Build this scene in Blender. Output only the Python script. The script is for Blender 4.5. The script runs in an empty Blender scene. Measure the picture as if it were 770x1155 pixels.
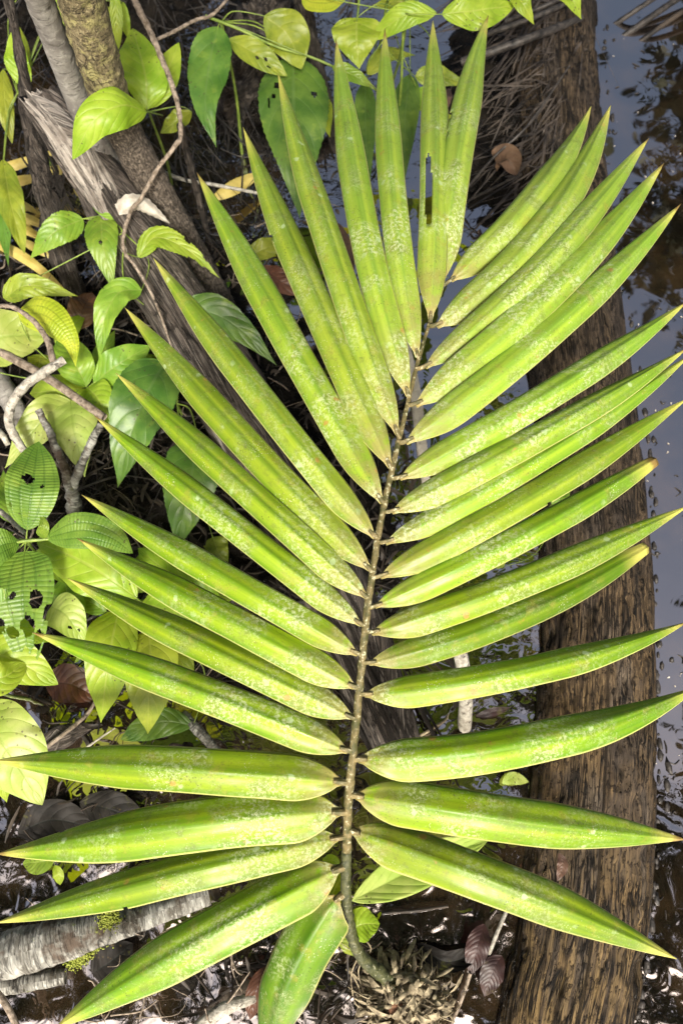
import bpy, math, random
from mathutils import Vector, Quaternion, noise as mn

random.seed(7)
SC = bpy.context.scene
COL = SC.collection
PI = math.pi

# ------------------------------------------------------------------ camera
H, PITCH, FPX = 1.45, math.radians(70.0), 906.0
CAM = Vector((0, 0, H))
FWD = Vector((0, math.cos(PITCH), -math.sin(PITCH)))
UPV = Vector((0, math.sin(PITCH), math.cos(PITCH)))
RGT = Vector((1, 0, 0))
Z = Vector((0, 0, 1))


def at(px, py, z=0.0):
    """world point at height z that a picture point looks at"""
    d = FWD * FPX + RGT * (px - 385.0) + UPV * (577.5 - py)
    return CAM + d * ((z - H) / d.z)


def unit(p):
    """metres per picture unit at a world point"""
    return (Vector(p) - CAM).dot(FWD) / FPX


cd = bpy.data.cameras.new('camera')
cam = bpy.data.objects.new('camera', cd)
COL.objects.link(cam)
cam.location = CAM
cam.rotation_euler = (math.radians(20.0), 0, 0)
cd.sensor_fit = 'VERTICAL'
cd.sensor_height = 36.0
cd.sensor_width = 24.0
cd.lens = FPX / 1155.0 * 36.0
cd.clip_start = 0.01
cd.clip_end = 500
cd.dof.use_dof = True
cd.dof.focus_distance = 1.10
cd.dof.aperture_fstop = 5.0
SC.camera = cam

# ------------------------------------------------------------------ light
SUN_EL, SUN_AZ = math.radians(50), math.radians(176)    # azimuth clockwise from +Y
w = bpy.data.worlds.new('World')
SC.world = w
w.use_nodes = True
nt = w.node_tree
bg = nt.nodes['Background']
sky = nt.nodes.new('ShaderNodeTexSky')
sky.sky_type = 'NISHITA'
sky.sun_disc = False
sky.sun_elevation = SUN_EL
sky.sun_rotation = SUN_AZ
sky.air_density = 1.2
sky.dust_density = 10.0
sky.ozone_density = 0.0
nt.links.new(sky.outputs[0], bg.inputs[0])
bg.inputs[1].default_value = 0.10
sl = bpy.data.lights.new('sun', 'SUN')
sl.energy = 3.4
sl.angle = math.radians(11.0)
sl.color = (1.0, 0.96, 0.88)
sun = bpy.data.objects.new('sun', sl)
COL.objects.link(sun)
sd = Vector((math.sin(SUN_AZ) * math.cos(SUN_EL), math.cos(SUN_AZ) * math.cos(SUN_EL), math.sin(SUN_EL)))
sun.rotation_euler = sd.to_track_quat('Z', 'Y').to_euler()
sun.location = (-2, -2, 6)

SC.view_settings.view_transform = 'Standard'
SC.view_settings.look = 'None'
SC.view_settings.exposure = 0.84
SC.view_settings.gamma = 1.0
SC.render.engine = 'CYCLES'
SC.cycles.use_denoising = True
SC.cycles.max_bounces = 8
SC.cycles.transparent_max_bounces = 8


# ------------------------------------------------------------------ node helper
class NT:
    def __init__(s, name):
        s.m = bpy.data.materials.new(name)
        s.m.use_nodes = True
        s.t = s.m.node_tree
        s.t.nodes.clear()
        s.out = s.n('ShaderNodeOutputMaterial')
        s.tc = s.n('ShaderNodeTexCoord')
        s.obj = s.tc.outputs['Object']
        s.uv = s.tc.outputs['UV']

    def n(s, typ, **kw):
        x = s.t.nodes.new(typ)
        for k, v in kw.items():
            setattr(x, k, v)
        return x

    def put(s, sock, v):
        if hasattr(v, 'links'):
            s.t.links.new(v, sock)
        elif isinstance(v, (tuple, list)) and len(v) == 3 and sock.type == 'RGBA':
            sock.default_value = (*v, 1)
        else:
            sock.default_value = v

    def math(s, op, a, b=0.0, c=0.0, clamp=False):
        x = s.n('ShaderNodeMath', operation=op, use_clamp=clamp)
        s.put(x.inputs[0], a); s.put(x.inputs[1], b); s.put(x.inputs[2], c)
        return x.outputs[0]

    def scale(s, vec, sc, off=(0, 0, 0)):
        x = s.n('ShaderNodeMapping')
        s.put(x.inputs['Vector'], vec)
        x.inputs['Scale'].default_value = sc
        x.inputs['Location'].default_value = off
        return x.outputs[0]

    def noise(s, vec, sc=5.0, det=4.0, ro=0.55, dist=0.0):
        x = s.n('ShaderNodeTexNoise')
        s.put(x.inputs['Vector'], vec)
        x.inputs['Scale'].default_value = sc
        x.inputs['Detail'].default_value = det
        x.inputs['Roughness'].default_value = ro
        x.inputs['Distortion'].default_value = dist
        return x.outputs[0]

    def vor(s, vec, sc=5.0, feat='F1', rnd=1.0, out='Distance'):
        x = s.n('ShaderNodeTexVoronoi', feature=feat)
        s.put(x.inputs['Vector'], vec)
        x.inputs['Scale'].default_value = sc
        x.inputs['Randomness'].default_value = rnd
        return x.outputs[out]

    def ss(s, v, a, b, lo=0.0, hi=1.0):
        """smoothstep remap"""
        x = s.n('ShaderNodeMapRange', interpolation_type='SMOOTHSTEP')
        s.put(x.inputs[0], v)
        for i, q in enumerate((a, b, lo, hi)):
            x.inputs[i + 1].default_value = q
        return x.outputs[0]

    def mix(s, f, a, b):
        x = s.n('ShaderNodeMix', data_type='RGBA')
        s.put(x.inputs[0], f); s.put(x.inputs[6], a); s.put(x.inputs[7], b)
        return x.outputs[2]

    def xyz(s, vec):
        x = s.n('ShaderNodeSeparateXYZ')
        s.put(x.inputs[0], vec)
        return x.outputs

    def rnd(s):
        return s.n('ShaderNodeObjectInfo').outputs['Random']

    def hsv(s, col, h=0.5, sat=1.0, val=1.0):
        x = s.n('ShaderNodeHueSaturation')
        s.put(x.inputs['Color'], col); s.put(x.inputs['Hue'], h)
        s.put(x.inputs['Saturation'], sat); s.put(x.inputs['Value'], val)
        return x.outputs[0]

    def bump(s, h, strength=0.3, dist=0.002, nrm=None):
        x = s.n('ShaderNodeBump')
        s.put(x.inputs['Strength'], strength)
        x.inputs['Distance'].default_value = dist
        s.put(x.inputs['Height'], h)
        if nrm is not None:
            s.put(x.inputs['Normal'], nrm)
        return x.outputs[0]

    def finish(s, col, rough=0.5, spec=0.5, nrm=None, trans=0.0, tcol=None, ior=None, coat=None, tint=None):
        p = s.n('ShaderNodeBsdfPrincipled')
        if tint:
            p.inputs['Specular Tint'].default_value = (*tint, 1)
        s.put(p.inputs['Base Color'], col)
        s.put(p.inputs['Roughness'], rough)
        s.put(p.inputs['Specular IOR Level'], spec)
        if ior:
            p.inputs['IOR'].default_value = ior
        if coat:
            s.put(p.inputs['Coat Weight'], coat[0])
            p.inputs['Coat Roughness'].default_value = coat[1]
        if nrm is not None:
            s.put(p.inputs['Normal'], nrm)
        o = p.outputs[0]
        if trans > 0:
            tr = s.n('ShaderNodeBsdfTranslucent')
            s.put(tr.inputs[0], tcol if tcol is not None else col)
            mx = s.n('ShaderNodeMixShader')
            mx.inputs[0].default_value = trans
            s.t.links.new(o, mx.inputs[1]); s.t.links.new(tr.outputs[0], mx.inputs[2])
            o = mx.outputs[0]
        s.t.links.new(o, s.out.inputs[0])
        return s.m


# ------------------------------------------------------------------ materials
def mat_leaflet():
    s = NT('palm_leaflet')
    u, v, _ = s.xyz(s.uv)
    sv = s.math('ABSOLUTE', s.math('MULTIPLY_ADD', v, 2.0, -1.0))
    r = s.rnd()
    streak = s.noise(s.scale(s.uv, (0.8, 4, 1)), 1.0, 2, 0.45)
    fine = s.noise(s.scale(s.uv, (2.0, 60, 1)), 1.0, 2, 0.6)
    oc = s.n('ShaderNodeObjectInfo').outputs['Color']
    col = s.mix(s.ss(streak, 0.36, 0.64), (0.112, 0.238, 0.004), (0.292, 0.415, 0.010))
    col = s.mix(s.math('MULTIPLY', s.ss(fine, 0.5, 0.8), 0.22), col, (0.36, 0.47, 0.05))
    col = s.hsv(col, s.math('MULTIPLY_ADD', r, 0.020, 0.490), 1.0, s.math('MULTIPLY_ADD', r, 0.25, 0.87))
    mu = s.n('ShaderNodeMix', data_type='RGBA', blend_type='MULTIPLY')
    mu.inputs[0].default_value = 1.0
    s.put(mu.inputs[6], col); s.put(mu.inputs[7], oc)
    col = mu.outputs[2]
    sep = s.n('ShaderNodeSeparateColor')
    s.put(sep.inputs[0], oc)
    sky_sheen = s.math('MULTIPLY', s.math('SUBTRACT', sep.outputs[2], 1.0), 0.09, clamp=True)
    col = s.mix(sky_sheen, col, (0.50, 0.60, 0.14))  # pale sky sheen of the upper leaflets, mixed into the colour
    # dull cloudy bloom, yellowed and browned blotches
    cl = s.noise(s.obj, 26, 5, 0.62)
    col = s.mix(s.math('MULTIPLY', s.ss(cl, 0.52, 0.68), 0.50), col, (0.115, 0.155, 0.025))
    c2 = s.noise(s.scale(s.obj, (1, 1, 1), (2, 8, 5)), 75, 5, 0.68)
    col = s.mix(s.math('MULTIPLY', s.ss(c2, 0.54, 0.66), 0.40), col, (0.13, 0.17, 0.03))
    yb = s.noise(s.scale(s.obj, (1, 1, 1), (9, 4, 2)), 38, 5, 0.66)
    col = s.mix(s.math('MULTIPLY', s.ss(yb, 0.55, 0.68), 0.42), col, (0.34, 0.31, 0.05))
    # brownish scurf close to the stalk
    bn = s.noise(s.obj, 60, 4, 0.6)
    basew = s.math('MULTIPLY', s.ss(u, 0.0, 0.20, 1, 0), s.ss(bn, 0.34, 0.56))
    col = s.mix(s.math('MULTIPLY', basew, 0.75), col, (0.30, 0.25, 0.09))
    col = s.mix(s.ss(u, 0.012, 0.035, 0.9, 0), col, (0.36, 0.28, 0.10))
    # lichen patches, more of them in the lower half of each blade
    big = s.noise(s.obj, 13, 2, 0.5)
    li = s.noise(s.obj, 210, 5, 0.78)
    g = s.math('MULTIPLY', s.ss(big, 0.42, 0.64), s.ss(li, 0.475, 0.59))
    g = s.math('MULTIPLY', g, s.ss(u, 0.15, 0.85, 1.0, 0.15))
    g = s.math('MULTIPLY', g, s.math('MULTIPLY_ADD', r, 0.8, 0.5))
    col = s.mix(s.math('MULTIPLY', g, 0.85), col, (0.58, 0.65, 0.36))
    vb = s.vor(s.obj, 34)
    patch = s.math('MULTIPLY', s.ss(s.math('ADD', vb, s.math('MULTIPLY', s.noise(s.obj, 90, 4, .7), 0.55)), 0.38, 0.44, 1, 0), s.ss(big, 0.42, 0.56))
    col = s.mix(s.math('MULTIPLY', patch, 0.62), col, (0.46, 0.60, 0.32))
    # white dots
    vd = s.vor(s.obj, 280)
    dm = s.noise(s.obj, 22, 3, 0.6)
    dots = s.math('MULTIPLY', s.ss(vd, 0.16, 0.28, 1, 0), s.ss(dm, 0.53, 0.66))
    col = s.mix(s.math('MULTIPLY', dots, 0.6), col, (0.66, 0.70, 0.50))
    # soot specks and rusty spots
    vk = s.vor(s.obj, 210)
    km = s.noise(s.scale(s.obj, (1, 1, 1), (3, 5, 1)), 17, 3, 0.6)
    sp = s.math('MULTIPLY', s.ss(vk, 0.14, 0.28, 1, 0), s.ss(km, 0.53, 0.66))
    col = s.mix(s.math('MULTIPLY', sp, 0.65), col, (0.035, 0.045, 0.012))
    soot = s.math('MULTIPLY', s.ss(km, 0.66, 0.78), s.ss(li, 0.42, 0.62))
    col = s.mix(s.math('MULTIPLY', soot, 0.6), col, (0.06, 0.075, 0.02))
    vr = s.vor(s.scale(s.obj, (1, 1, 1), (7, 2, 4)), 24)
    ru = s.ss(s.math('ADD', vr, s.math('MULTIPLY', li, 0.08)), 0.13, 0.20, 1, 0)
    col = s.mix(s.math('MULTIPLY', s.math('MULTIPLY', ru, s.ss(yb, .50, .60)), 0.7), col, (0.42, 0.22, 0.06))
    gr = s.noise(s.scale(s.obj, (1, 1, 1), (5, 1, 8)), 420, 3, 0.7)
    gm = s.math('MULTIPLY', s.ss(gr, 0.56, 0.66), s.ss(yb, 0.44, 0.58))
    col = s.mix(s.math('MULTIPLY', gm, 0.55), col, (0.10, 0.09, 0.03))
    gl2 = s.math('MULTIPLY', s.ss(gr, 0.44, 0.36), s.ss(cl, 0.44, 0.58))
    col = s.mix(s.math('MULTIPLY', gl2, 0.30), col, (0.52, 0.55, 0.28))
    # pale rim and straw tip
    col = s.mix(s.ss(sv, 0.925, 0.975, 0, 0.8), col, (0.58, 0.58, 0.20))
    col = s.mix(s.ss(u, 0.86, 0.985, 0, 0.75), col, (0.62, 0.55, 0.13))
    burn = s.math('MULTIPLY', s.ss(s.math('ADD', u, s.math('MULTIPLY', s.math('SUBTRACT', cl, .5), .10)), .955, .985), s.ss(r, .40, .55))
    col = s.mix(s.math('MULTIPLY', burn, .85), col, (0.22, 0.12, 0.04))
    h = s.math('ADD', s.math('MULTIPLY', s.noise(s.scale(s.uv, (0.6, 55, 1)), 1.0, 2, 0.5), 0.16), s.math('MULTIPLY', s.noise(s.obj, 55, 3, .6), 0.35))
    h = s.math('ADD', h, s.math('MULTIPLY', s.noise(s.scale(s.uv, (0.8, 4, 1)), 1.0, 2, 0.5), 0.7), s.math('MULTIPLY', g, 0.5))
    nrm = s.bump(h, 0.40, 0.0026)
    tc = s.mix(0.5, col, (0.36, 0.52, 0.01))
    rough = s.math('ADD', s.ss(g, 0, 1, 0.40, 0.8), s.ss(cl, .35, .65, -.06, .14))
    return s.finish(col, rough, 0.42, nrm, 0.20, tc)


def mat_leaf(name, c1, c2, vein, veins=9, ribs=False, spots=0.3, trans=0.33, rough=0.42, quilting=0.32, blotch=(0.4, 0.42, 0.05), spec=0.5):
    s = NT(name)
    u, v, _ = s.xyz(s.uv)
    sv = s.math('ABSOLUTE', s.math('MULTIPLY_ADD', v, 2.0, -1.0))
    r = s.rnd()
    col = s.mix(s.ss(s.noise(s.obj, 22, 4, 0.6), 0.35, 0.68), c1, c2)
    col = s.hsv(col, s.math('MULTIPLY_ADD', r, 0.02, 0.49), 1.0, s.math('MULTIPLY_ADD', r, 0.3, 0.85))
    mid = s.ss(sv, 0.02, 0.075, 1, 0)
    if ribs:
        q = s.math('ABSOLUTE', s.math('SUBTRACT', sv, 0.42))
        side = s.ss(q, 0.02, 0.07, 1, 0)
        q2 = s.math('ABSOLUTE', s.math('SUBTRACT', sv, 0.82))
        side = s.math('MAXIMUM', side, s.math('MULTIPLY', s.ss(q2, 0.02, 0.06, 1, 0), 0.6))
        ph = s.math('FRACT', s.math('MULTIPLY_ADD', u, 30.0, s.math('MULTIPLY', sv, -0.8)))
    else:
        side = 0.0
        ph = s.math('FRACT', s.math('MULTIPLY_ADD', u, float(veins), s.math('MULTIPLY', s.math('POWER', sv, 1.4), -0.27 * veins)))
    tri = s.math('ABSOLUTE', s.math('MULTIPLY_ADD', ph, 2.0, -1.0))
    cross = s.ss(tri, 0.86, 0.98, 0, 0.65 if not ribs else 0.35)
    vn = s.math('MAXIMUM', s.math('MAXIMUM', mid, cross), side)
    net = s.ss(s.vor(s.obj, 260, 'DISTANCE_TO_EDGE'), 0.0, 0.10, 1, 0)
    col = s.mix(s.math('MULTIPLY', net, 0.14), col, vein)
    col = s.mix(s.math('MULTIPLY', vn, 0.38), col, vein)
    # yellowing and blemishes
    bl = s.noise(s.obj, 34, 4, 0.62)
    col = s.mix(s.math('MULTIPLY', s.ss(bl, 0.58, 0.72), spots), col, blotch)
    vk = s.vor(s.obj, 120)
    km = s.noise(s.scale(s.obj, (1, 1, 1), (3, 5, 1)), 16, 3, 0.6)
    sp = s.math('MULTIPLY', s.ss(vk, 0.15, 0.25, 1, 0), s.ss(km, 0.52, 0.62))
    col = s.mix(s.math('MULTIPLY', sp, 0.75), col, (0.06, 0.045, 0.02))
    h = s.math('SUBTRACT', s.math('MULTIPLY', s.math('SUBTRACT', 1.0, s.math('POWER', tri, 2.0)), 1.0), s.math('MULTIPLY', vn, 0.7))
    h = s.math('ADD', h, s.math('MULTIPLY', s.noise(s.obj, 90, 3, 0.6), 0.6))
    nrm = s.bump(h, quilting, 0.0022)
    tc = s.hsv(col, 0.49, 1.1, 1.35)
    return s.finish(col, rough, spec, nrm, trans, tc)


def mat_wood(name, dark, mid, lite, along=3.0, across=55.0, crack=0.6, rough=0.75, bump=0.8, patch=None, wet=None, spec=0.35, fine=1.0, moss=None, cw=.022, zones=False):
    """grain runs along U; UV is in metres"""
    s = NT(name)
    base = s.scale(s.uv, (along, across, 1))
    warp = s.noise(s.uv, 9, 3, 0.6)
    g1 = s.noise(base, 1.0, 6, 0.65, 0.6)
    g2 = s.noise(s.scale(s.uv, (along * 3.5, across * 5 * fine, 1)), 1.0, 4, 0.65, 0.3)
    blot = s.noise(s.obj, 16, 5, 0.62)
    col = s.mix(s.ss(g1, 0.30, 0.70), dark, mid)
    col = s.mix(s.math('MULTIPLY', s.ss(g2, 0.46, 0.72), 0.75), col, lite)
    col = s.mix(s.math('MULTIPLY', s.ss(blot, 0.50, 0.70), 0.6), col, dark)
    if zones:
        zn = s.noise(s.scale(s.uv, (2.2, 9, 1)), 1.0, 3, 0.6)
        gy = s.mix(s.ss(g2, .4, .68), (0.030, 0.026, 0.022), (0.155, 0.130, 0.105))
        col = s.mix(s.math('MULTIPLY', s.ss(zn, .50, .64), .75), col, gy)
        zr = s.noise(s.scale(s.uv, (3.0, 14, 1), (4, 2, 0)), 1.0, 4, 0.65)
        col = s.mix(s.math('MULTIPLY', s.ss(zr, .56, .66), .8), col, (0.018, 0.013, 0.010))
    if patch:
        pm = s.noise(s.obj, patch[1], 5, 0.6)
        col = s.mix(s.math('MULTIPLY', s.ss(pm, patch[2], patch[2] + 0.10), patch[3]), col, patch[0])
    if zones:
        ux = s.xyz(s.uv)[0]
        uw = s.math('ADD', ux, s.math('MULTIPLY', s.math('SUBTRACT', s.noise(s.obj, 9, 4, .6), .5), .5))
        col = s.mix(s.math('MULTIPLY', s.ss(uw, .62, 1.1), .62), col, s.mix(s.ss(g2, .4, .7), (0.014, 0.011, 0.009), (0.085, 0.066, 0.05)))
        col = s.mix(s.math('MULTIPLY', s.ss(uw, .55, .25), s.math('MULTIPLY', s.ss(g1, .4, .65), .55)), col, (0.30, 0.205, 0.085))
    cr = s.noise(s.scale(s.uv, (along * 0.9, across * 0.9, 1), (3.1, 1.7, 0)), 1.0, 3, 0.55, 0.8)
    crk = s.ss(s.math('ABSOLUTE', s.math('SUBTRACT', cr, 0.5)), cw * .2, cw, 1, 0)
    crk = s.math('MULTIPLY', crk, s.ss(s.noise(s.obj, 12, 3, 0.5), 0.40, 0.54))
    pit = s.ss(s.noise(s.scale(s.uv, (along * 8, across * 1.6, 1)), 1.0, 3, 0.7), 0.54, 0.62)
    col = s.mix(s.math('MULTIPLY', crk, crack), col, (0.006, 0.005, 0.004))
    col = s.mix(s.math('MULTIPLY', pit, crack * 0.75), col, (0.015, 0.011, 0.008))
    if moss:
        mm = s.noise(s.obj, 40, 5, 0.7)
        mf = s.ss(mm, moss[1], moss[1] + 0.12)
        if len(moss) > 2:
            zq = s.xyz(s.n('ShaderNodeNewGeometry').outputs['Position'])[2]
            up = s.ss(s.math('ADD', zq, s.math('MULTIPLY', s.math('SUBTRACT', blot, 0.5), 0.3)), moss[2] - .05, moss[2] + .05)
            col = s.mix(s.math('SUBTRACT', 1.0, up), col, s.mix(s.ss(g2, .4, .7), (0.05, 0.04, 0.03), (0.20, 0.165, 0.13)))
            mf = s.math('MULTIPLY', mf, up)
        col = s.mix(s.math('MULTIPLY', mf, 0.8), col, moss[0])
    rg = rough
    if wet is not None:
        zz = s.xyz(s.n('ShaderNodeNewGeometry').outputs['Position'])[2]
        wn = s.math('ADD', zz, s.math('MULTIPLY', s.math('SUBTRACT', blot, 0.5), wet * 1.4))
        wm = s.ss(wn, wet * 0.35, wet, 1, 0)
        col = s.mix(s.math('MULTIPLY', wm, 0.72), col, (0.012, 0.010, 0.008))
        rg = s.ss(wm, 0, 1, rough, 0.22)
    h = s.math('ADD', s.math('MULTIPLY', g1, 1.0), s.math('MULTIPLY', g2, 0.7))
    h = s.math('SUBTRACT', h, s.math('ADD', s.math('MULTIPLY', crk, 1.2), s.math('MULTIPLY', pit, 0.8)))
    return s.finish(col, rg, spec, s.bump(h, bump, 0.004))


def mat_plain(name, c1, c2, sc=60, rough=0.7, bump=0.4, trans=0.0, spec=0.4, spot=None):
    s = NT(name)
    n = s.noise(s.obj, sc, 5, 0.65)
    col = s.mix(s.ss(n, 0.32, 0.68), c1, c2)
    r = s.rnd()
    col = s.hsv(col, 0.5, 1.0, s.math('MULTIPLY_ADD', r, 0.3, 0.85))
    if spot:
        vk = s.noise(s.obj, spot[1], 4, 0.65)
        col = s.mix(s.math('MULTIPLY', s.ss(vk, spot[2], spot[2] + 0.08), 0.85), col, spot[0])
    return s.finish(col, rough, spec, s.bump(n, bump, 0.003), trans)


def mat_water():
    s = NT('water')
    x, y, _ = s.xyz(s.obj)
    w1 = s.math('MULTIPLY', s.math('SUBTRACT', s.noise(s.obj, 4, 2, 0.5), 0.5), 0.35)
    mid = s.math('MULTIPLY', s.ss(s.math('ADD', x, w1), 0.40, 0.54, 1.0, 0.0), s.ss(s.math('ADD', x, w1), -0.75, -0.45, 0.35, 1.0))
    mid = s.math('MULTIPLY', mid, s.ss(y, 0.65, 1.1, 1.0, 0.22))
    near = s.ss(s.math('ADD', y, w1), -0.10, 0.06, 0.9, 0.0)
    amt = s.math('MAXIMUM', s.math('MAXIMUM', mid, near), 0.03)
    n1 = s.noise(s.obj, 7.5, 2, 0.40, 1.6)
    n2 = s.noise(s.obj, 30, 1, 0.4, 1.2)
    patch = s.ss(s.noise(s.obj, 7, 2, 0.5), 0.38, 0.62)
    h = s.math('ADD', n1, s.math('MULTIPLY', s.math('MULTIPLY', n2, 0.30), patch))
    nrm = s.bump(h, s.math('MULTIPLY', amt, 0.8), 0.013)
    ring = s.noise(s.obj, 9, 4, 0.6)
    sc = s.noise(s.obj, 40, 5, 0.7)
    col = s.mix(s.ss(ring, 0.4, 0.7), (0.004, 0.003, 0.002), (0.030, 0.019, 0.009))
    vd = s.vor(s.obj, 70)
    dust = s.math('MULTIPLY', s.ss(vd, 0.04, 0.08, 1, 0), s.ss(sc, 0.56, 0.66))
    col = s.mix(s.math('MULTIPLY', dust, 0.7), col, (0.4, 0.4, 0.36))
    return s.finish(col, 0.02, 0.5, nrm, ior=5.0, tint=(1.0, .94, .92))


def mat_mud():
    s = NT('mud')
    n = s.noise(s.obj, 30, 6, 0.68)
    m = s.noise(s.obj, 140, 4, 0.7)
    col = s.mix(s.ss(n, 0.35, 0.70), (0.003, 0.0026, 0.002), (0.014, 0.011, 0.008))
    col = s.mix(s.math('MULTIPLY', s.ss(m, 0.60, 0.74), 0.6), col, (0.05, 0.04, 0.03))
    h = s.math('ADD', n, s.math('MULTIPLY', m, 0.5))
    return s.finish(col, s.ss(n, 0.45, 0.6, 0.12, 0.7), 0.10, s.bump(h, 0.8, 0.010))


M = {}
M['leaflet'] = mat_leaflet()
LIME = ((0.24, 0.40, 0.012), (0.36, 0.50, 0.035))
M['lime'] = mat_leaf('lime_leaf', (0.22, 0.36, 0.016), (0.36, 0.48, 0.045), (0.45, 0.50, 0.12), 8, trans=0.40, spots=0.25)
M['pale'] = mat_leaf('pale_leaf', (0.33, 0.44, 0.08), (0.46, 0.53, 0.15), (0.24, 0.36, 0.05), 8, trans=0.36, spots=0.2)
M['green'] = mat_leaf('green_leaf', (0.125, 0.245, 0.018), (0.225, 0.345, 0.035), (0.28, 0.34, 0.08), 8, trans=0.30, spots=0.35)
M['dark'] = mat_leaf('dark_leaf', (0.050, 0.130, 0.014), (0.115, 0.215, 0.028), (0.13, 0.21, 0.06), 7, trans=0.25, spots=0.35, blotch=(0.26, 0.34, 0.05))
M['olive'] = mat_leaf('olive_leaf', (0.17, 0.24, 0.02), (0.30, 0.36, 0.035), (0.36, 0.40, 0.08), 7, trans=0.35, spots=0.5)
M['ribbed'] = mat_leaf('ribbed_leaf', (0.105, 0.225, 0.025), (0.20, 0.335, 0.045), (0.035, 0.10, 0.012), ribs=True, trans=0.32, spots=0.2, quilting=0.35)
M['yellow_ribbed'] = mat_leaf('yellow_ribbed_leaf', (0.33, 0.40, 0.02), (0.45, 0.47, 0.04), (0.13, 0.18, 0.01), ribs=True, trans=0.35, spots=0.2, quilting=0.35)
M['rachis'] = mat_plain('palm_rachis', (0.055, 0.058, 0.016), (0.20, 0.155, 0.065), 85, 0.6, 0.7, spot=((0.45, 0.46, 0.30), 170, 0.57))
M['petiole'] = mat_plain('palm_petiole', (0.025, 0.032, 0.012), (0.075, 0.08, 0.03), 90, 0.5, 0.8, spot=((0.30, 0.30, 0.20), 190, 0.60))
M['stem'] = mat_plain('green_stem', (0.10, 0.16, 0.02), (0.22, 0.30, 0.05), 60, 0.5, 0.3)
M['twig'] = mat_plain('brown_twig', (0.10, 0.075, 0.05), (0.34, 0.28, 0.22), 110, 0.8, 0.9, spot=((0.02, 0.016, 0.012), 70, 0.60))
M['pale_twig'] = mat_plain('pale_twig', (0.22, 0.20, 0.165), (0.50, 0.48, 0.41), 120, 0.8, 1.0, spot=((0.05, 0.042, 0.035), 75, 0.57))
M['black_twig'] = mat_plain('black_twig', (0.010, 0.009, 0.008), (0.055, 0.048, 0.042), 80, 0.5, 0.7)
M['fibre'] = mat_plain('root_fibre', (0.10, 0.078, 0.048), (0.46, 0.39, 0.25), 60, 0.75, 0.5)
M['straw'] = mat_plain('straw_blade', (0.38, 0.29, 0.06), (0.56, 0.46, 0.14), 30, 0.55, 0.3, trans=0.25)
M['litter'] = mat_plain('dead_litter', (0.004, 0.0035, 0.003), (0.050, 0.037, 0.026), 22, 0.6, 0.7)
M['grey_strips'] = mat_plain('grey_strips', (0.005, 0.004, 0.0035), (0.075, 0.06, 0.048), 18, 0.6, 0.7)
M['brown_leaf'] = mat_leaf('brown_dead_leaf', (0.07, 0.03, 0.016), (0.16, 0.07, 0.035), (0.05, 0.025, 0.015), 8, trans=0.1, spots=0.2, blotch=(0.2, 0.12, 0.06))
M['tan_leaf'] = mat_leaf('tan_dead_leaf', (0.07, 0.038, 0.025), (0.16, 0.095, 0.062), (0.10, 0.08, 0.05), 8, trans=0.15, spots=0.3, blotch=(0.1, 0.06, 0.04))
M['purple_leaf'] = mat_leaf('purple_dead_leaf', (0.016, 0.006, 0.006), (0.040, 0.014, 0.013), (0.03, 0.011, 0.010), 9, trans=0.03, spots=0.1, rough=0.5, quilting=0.25)
M['grey_leaf'] = mat_leaf('grey_dead_leaf', (0.008, 0.007, 0.006), (0.024, 0.021, 0.018), (0.012, 0.016, 0.014), 7, trans=0.0, spots=0.2, spec=0.15, rough=0.6, quilting=0.25)
M['sheath'] = mat_plain('pale_sheath', (0.38, 0.34, 0.28), (0.62, 0.58, 0.50), 60, 0.7, 0.8)
M['log'] = mat_wood('log_wood', (0.022, 0.015, 0.009), (0.105, 0.070, 0.035), (0.30, 0.205, 0.10), 8, 100, 1.0, 0.8, 1.0,
                    patch=((0.050, 0.040, 0.032), 7, 0.50, 0.6), wet=0.045, cw=.05, spec=0.2, zones=True)
M['weathered'] = mat_wood('weathered_wood', (0.014, 0.011, 0.009), (0.085, 0.068, 0.056), (0.32, 0.28, 0.24), 4, 75, 1.0, 0.8, 1.0)
M['split'] = mat_wood('split_wood', (0.10, 0.08, 0.065), (0.33, 0.295, 0.255), (0.58, 0.54, 0.48), 4, 60, 0.55, 0.75, 0.8)
M['fibrous'] = mat_wood('fibrous_wood', (0.012, 0.009, 0.007), (0.045, 0.034, 0.026), (0.19, 0.15, 0.12), 3, 110, 0.7, 0.8, 1.0, wet=0.03)
M['mossy'] = mat_wood('mossy_bark', (0.10, 0.08, 0.04), (0.23, 0.19, 0.11), (0.42, 0.37, 0.21), 30, 50, 0.8, 0.9, 1.0, moss=((0.36, 0.33, 0.14), 0.50, 0.40))
M['grey_bark'] = mat_wood('grey_bark', (0.14, 0.13, 0.12), (0.25, 0.24, 0.22), (0.38, 0.37, 0.34), 18, 14, 0.4, 0.8, 0.5)
M['dark_bark'] = mat_wood('rotten_bark', (0.010, 0.008, 0.006), (0.045, 0.035, 0.027), (0.15, 0.13, 0.11), 8, 60, 0.8, 0.8, 1.0)
M['lichen_bark'] = mat_wood('lichen_bark', (0.05, 0.042, 0.030), (0.30, 0.30, 0.27), (0.52, 0.52, 0.47), 40, 9, 0.55, 0.85, 0.7,
                            patch=((0.07, 0.05, 0.035), 17, 0.53, 0.95), moss=((0.20, 0.24, 0.035), 0.62))
M['moss'] = mat_plain('moss', (0.16, 0.20, 0.02), (0.34, 0.38, 0.07), 160, 0.9, 1.0)
M['water'] = mat_water()
M['mud'] = mat_mud()
M['canopy'] = mat_plain('canopy_leaf', (0.010, 0.015, 0.005), (0.022, 0.030, 0.009), 3, 0.6, 0.2, trans=0.04)
M['bark'] = mat_wood('tree_bark', (0.04, 0.03, 0.022), (0.10, 0.08, 0.06), (0.18, 0.15, 0.12), 3, 20, 0.6)


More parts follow.
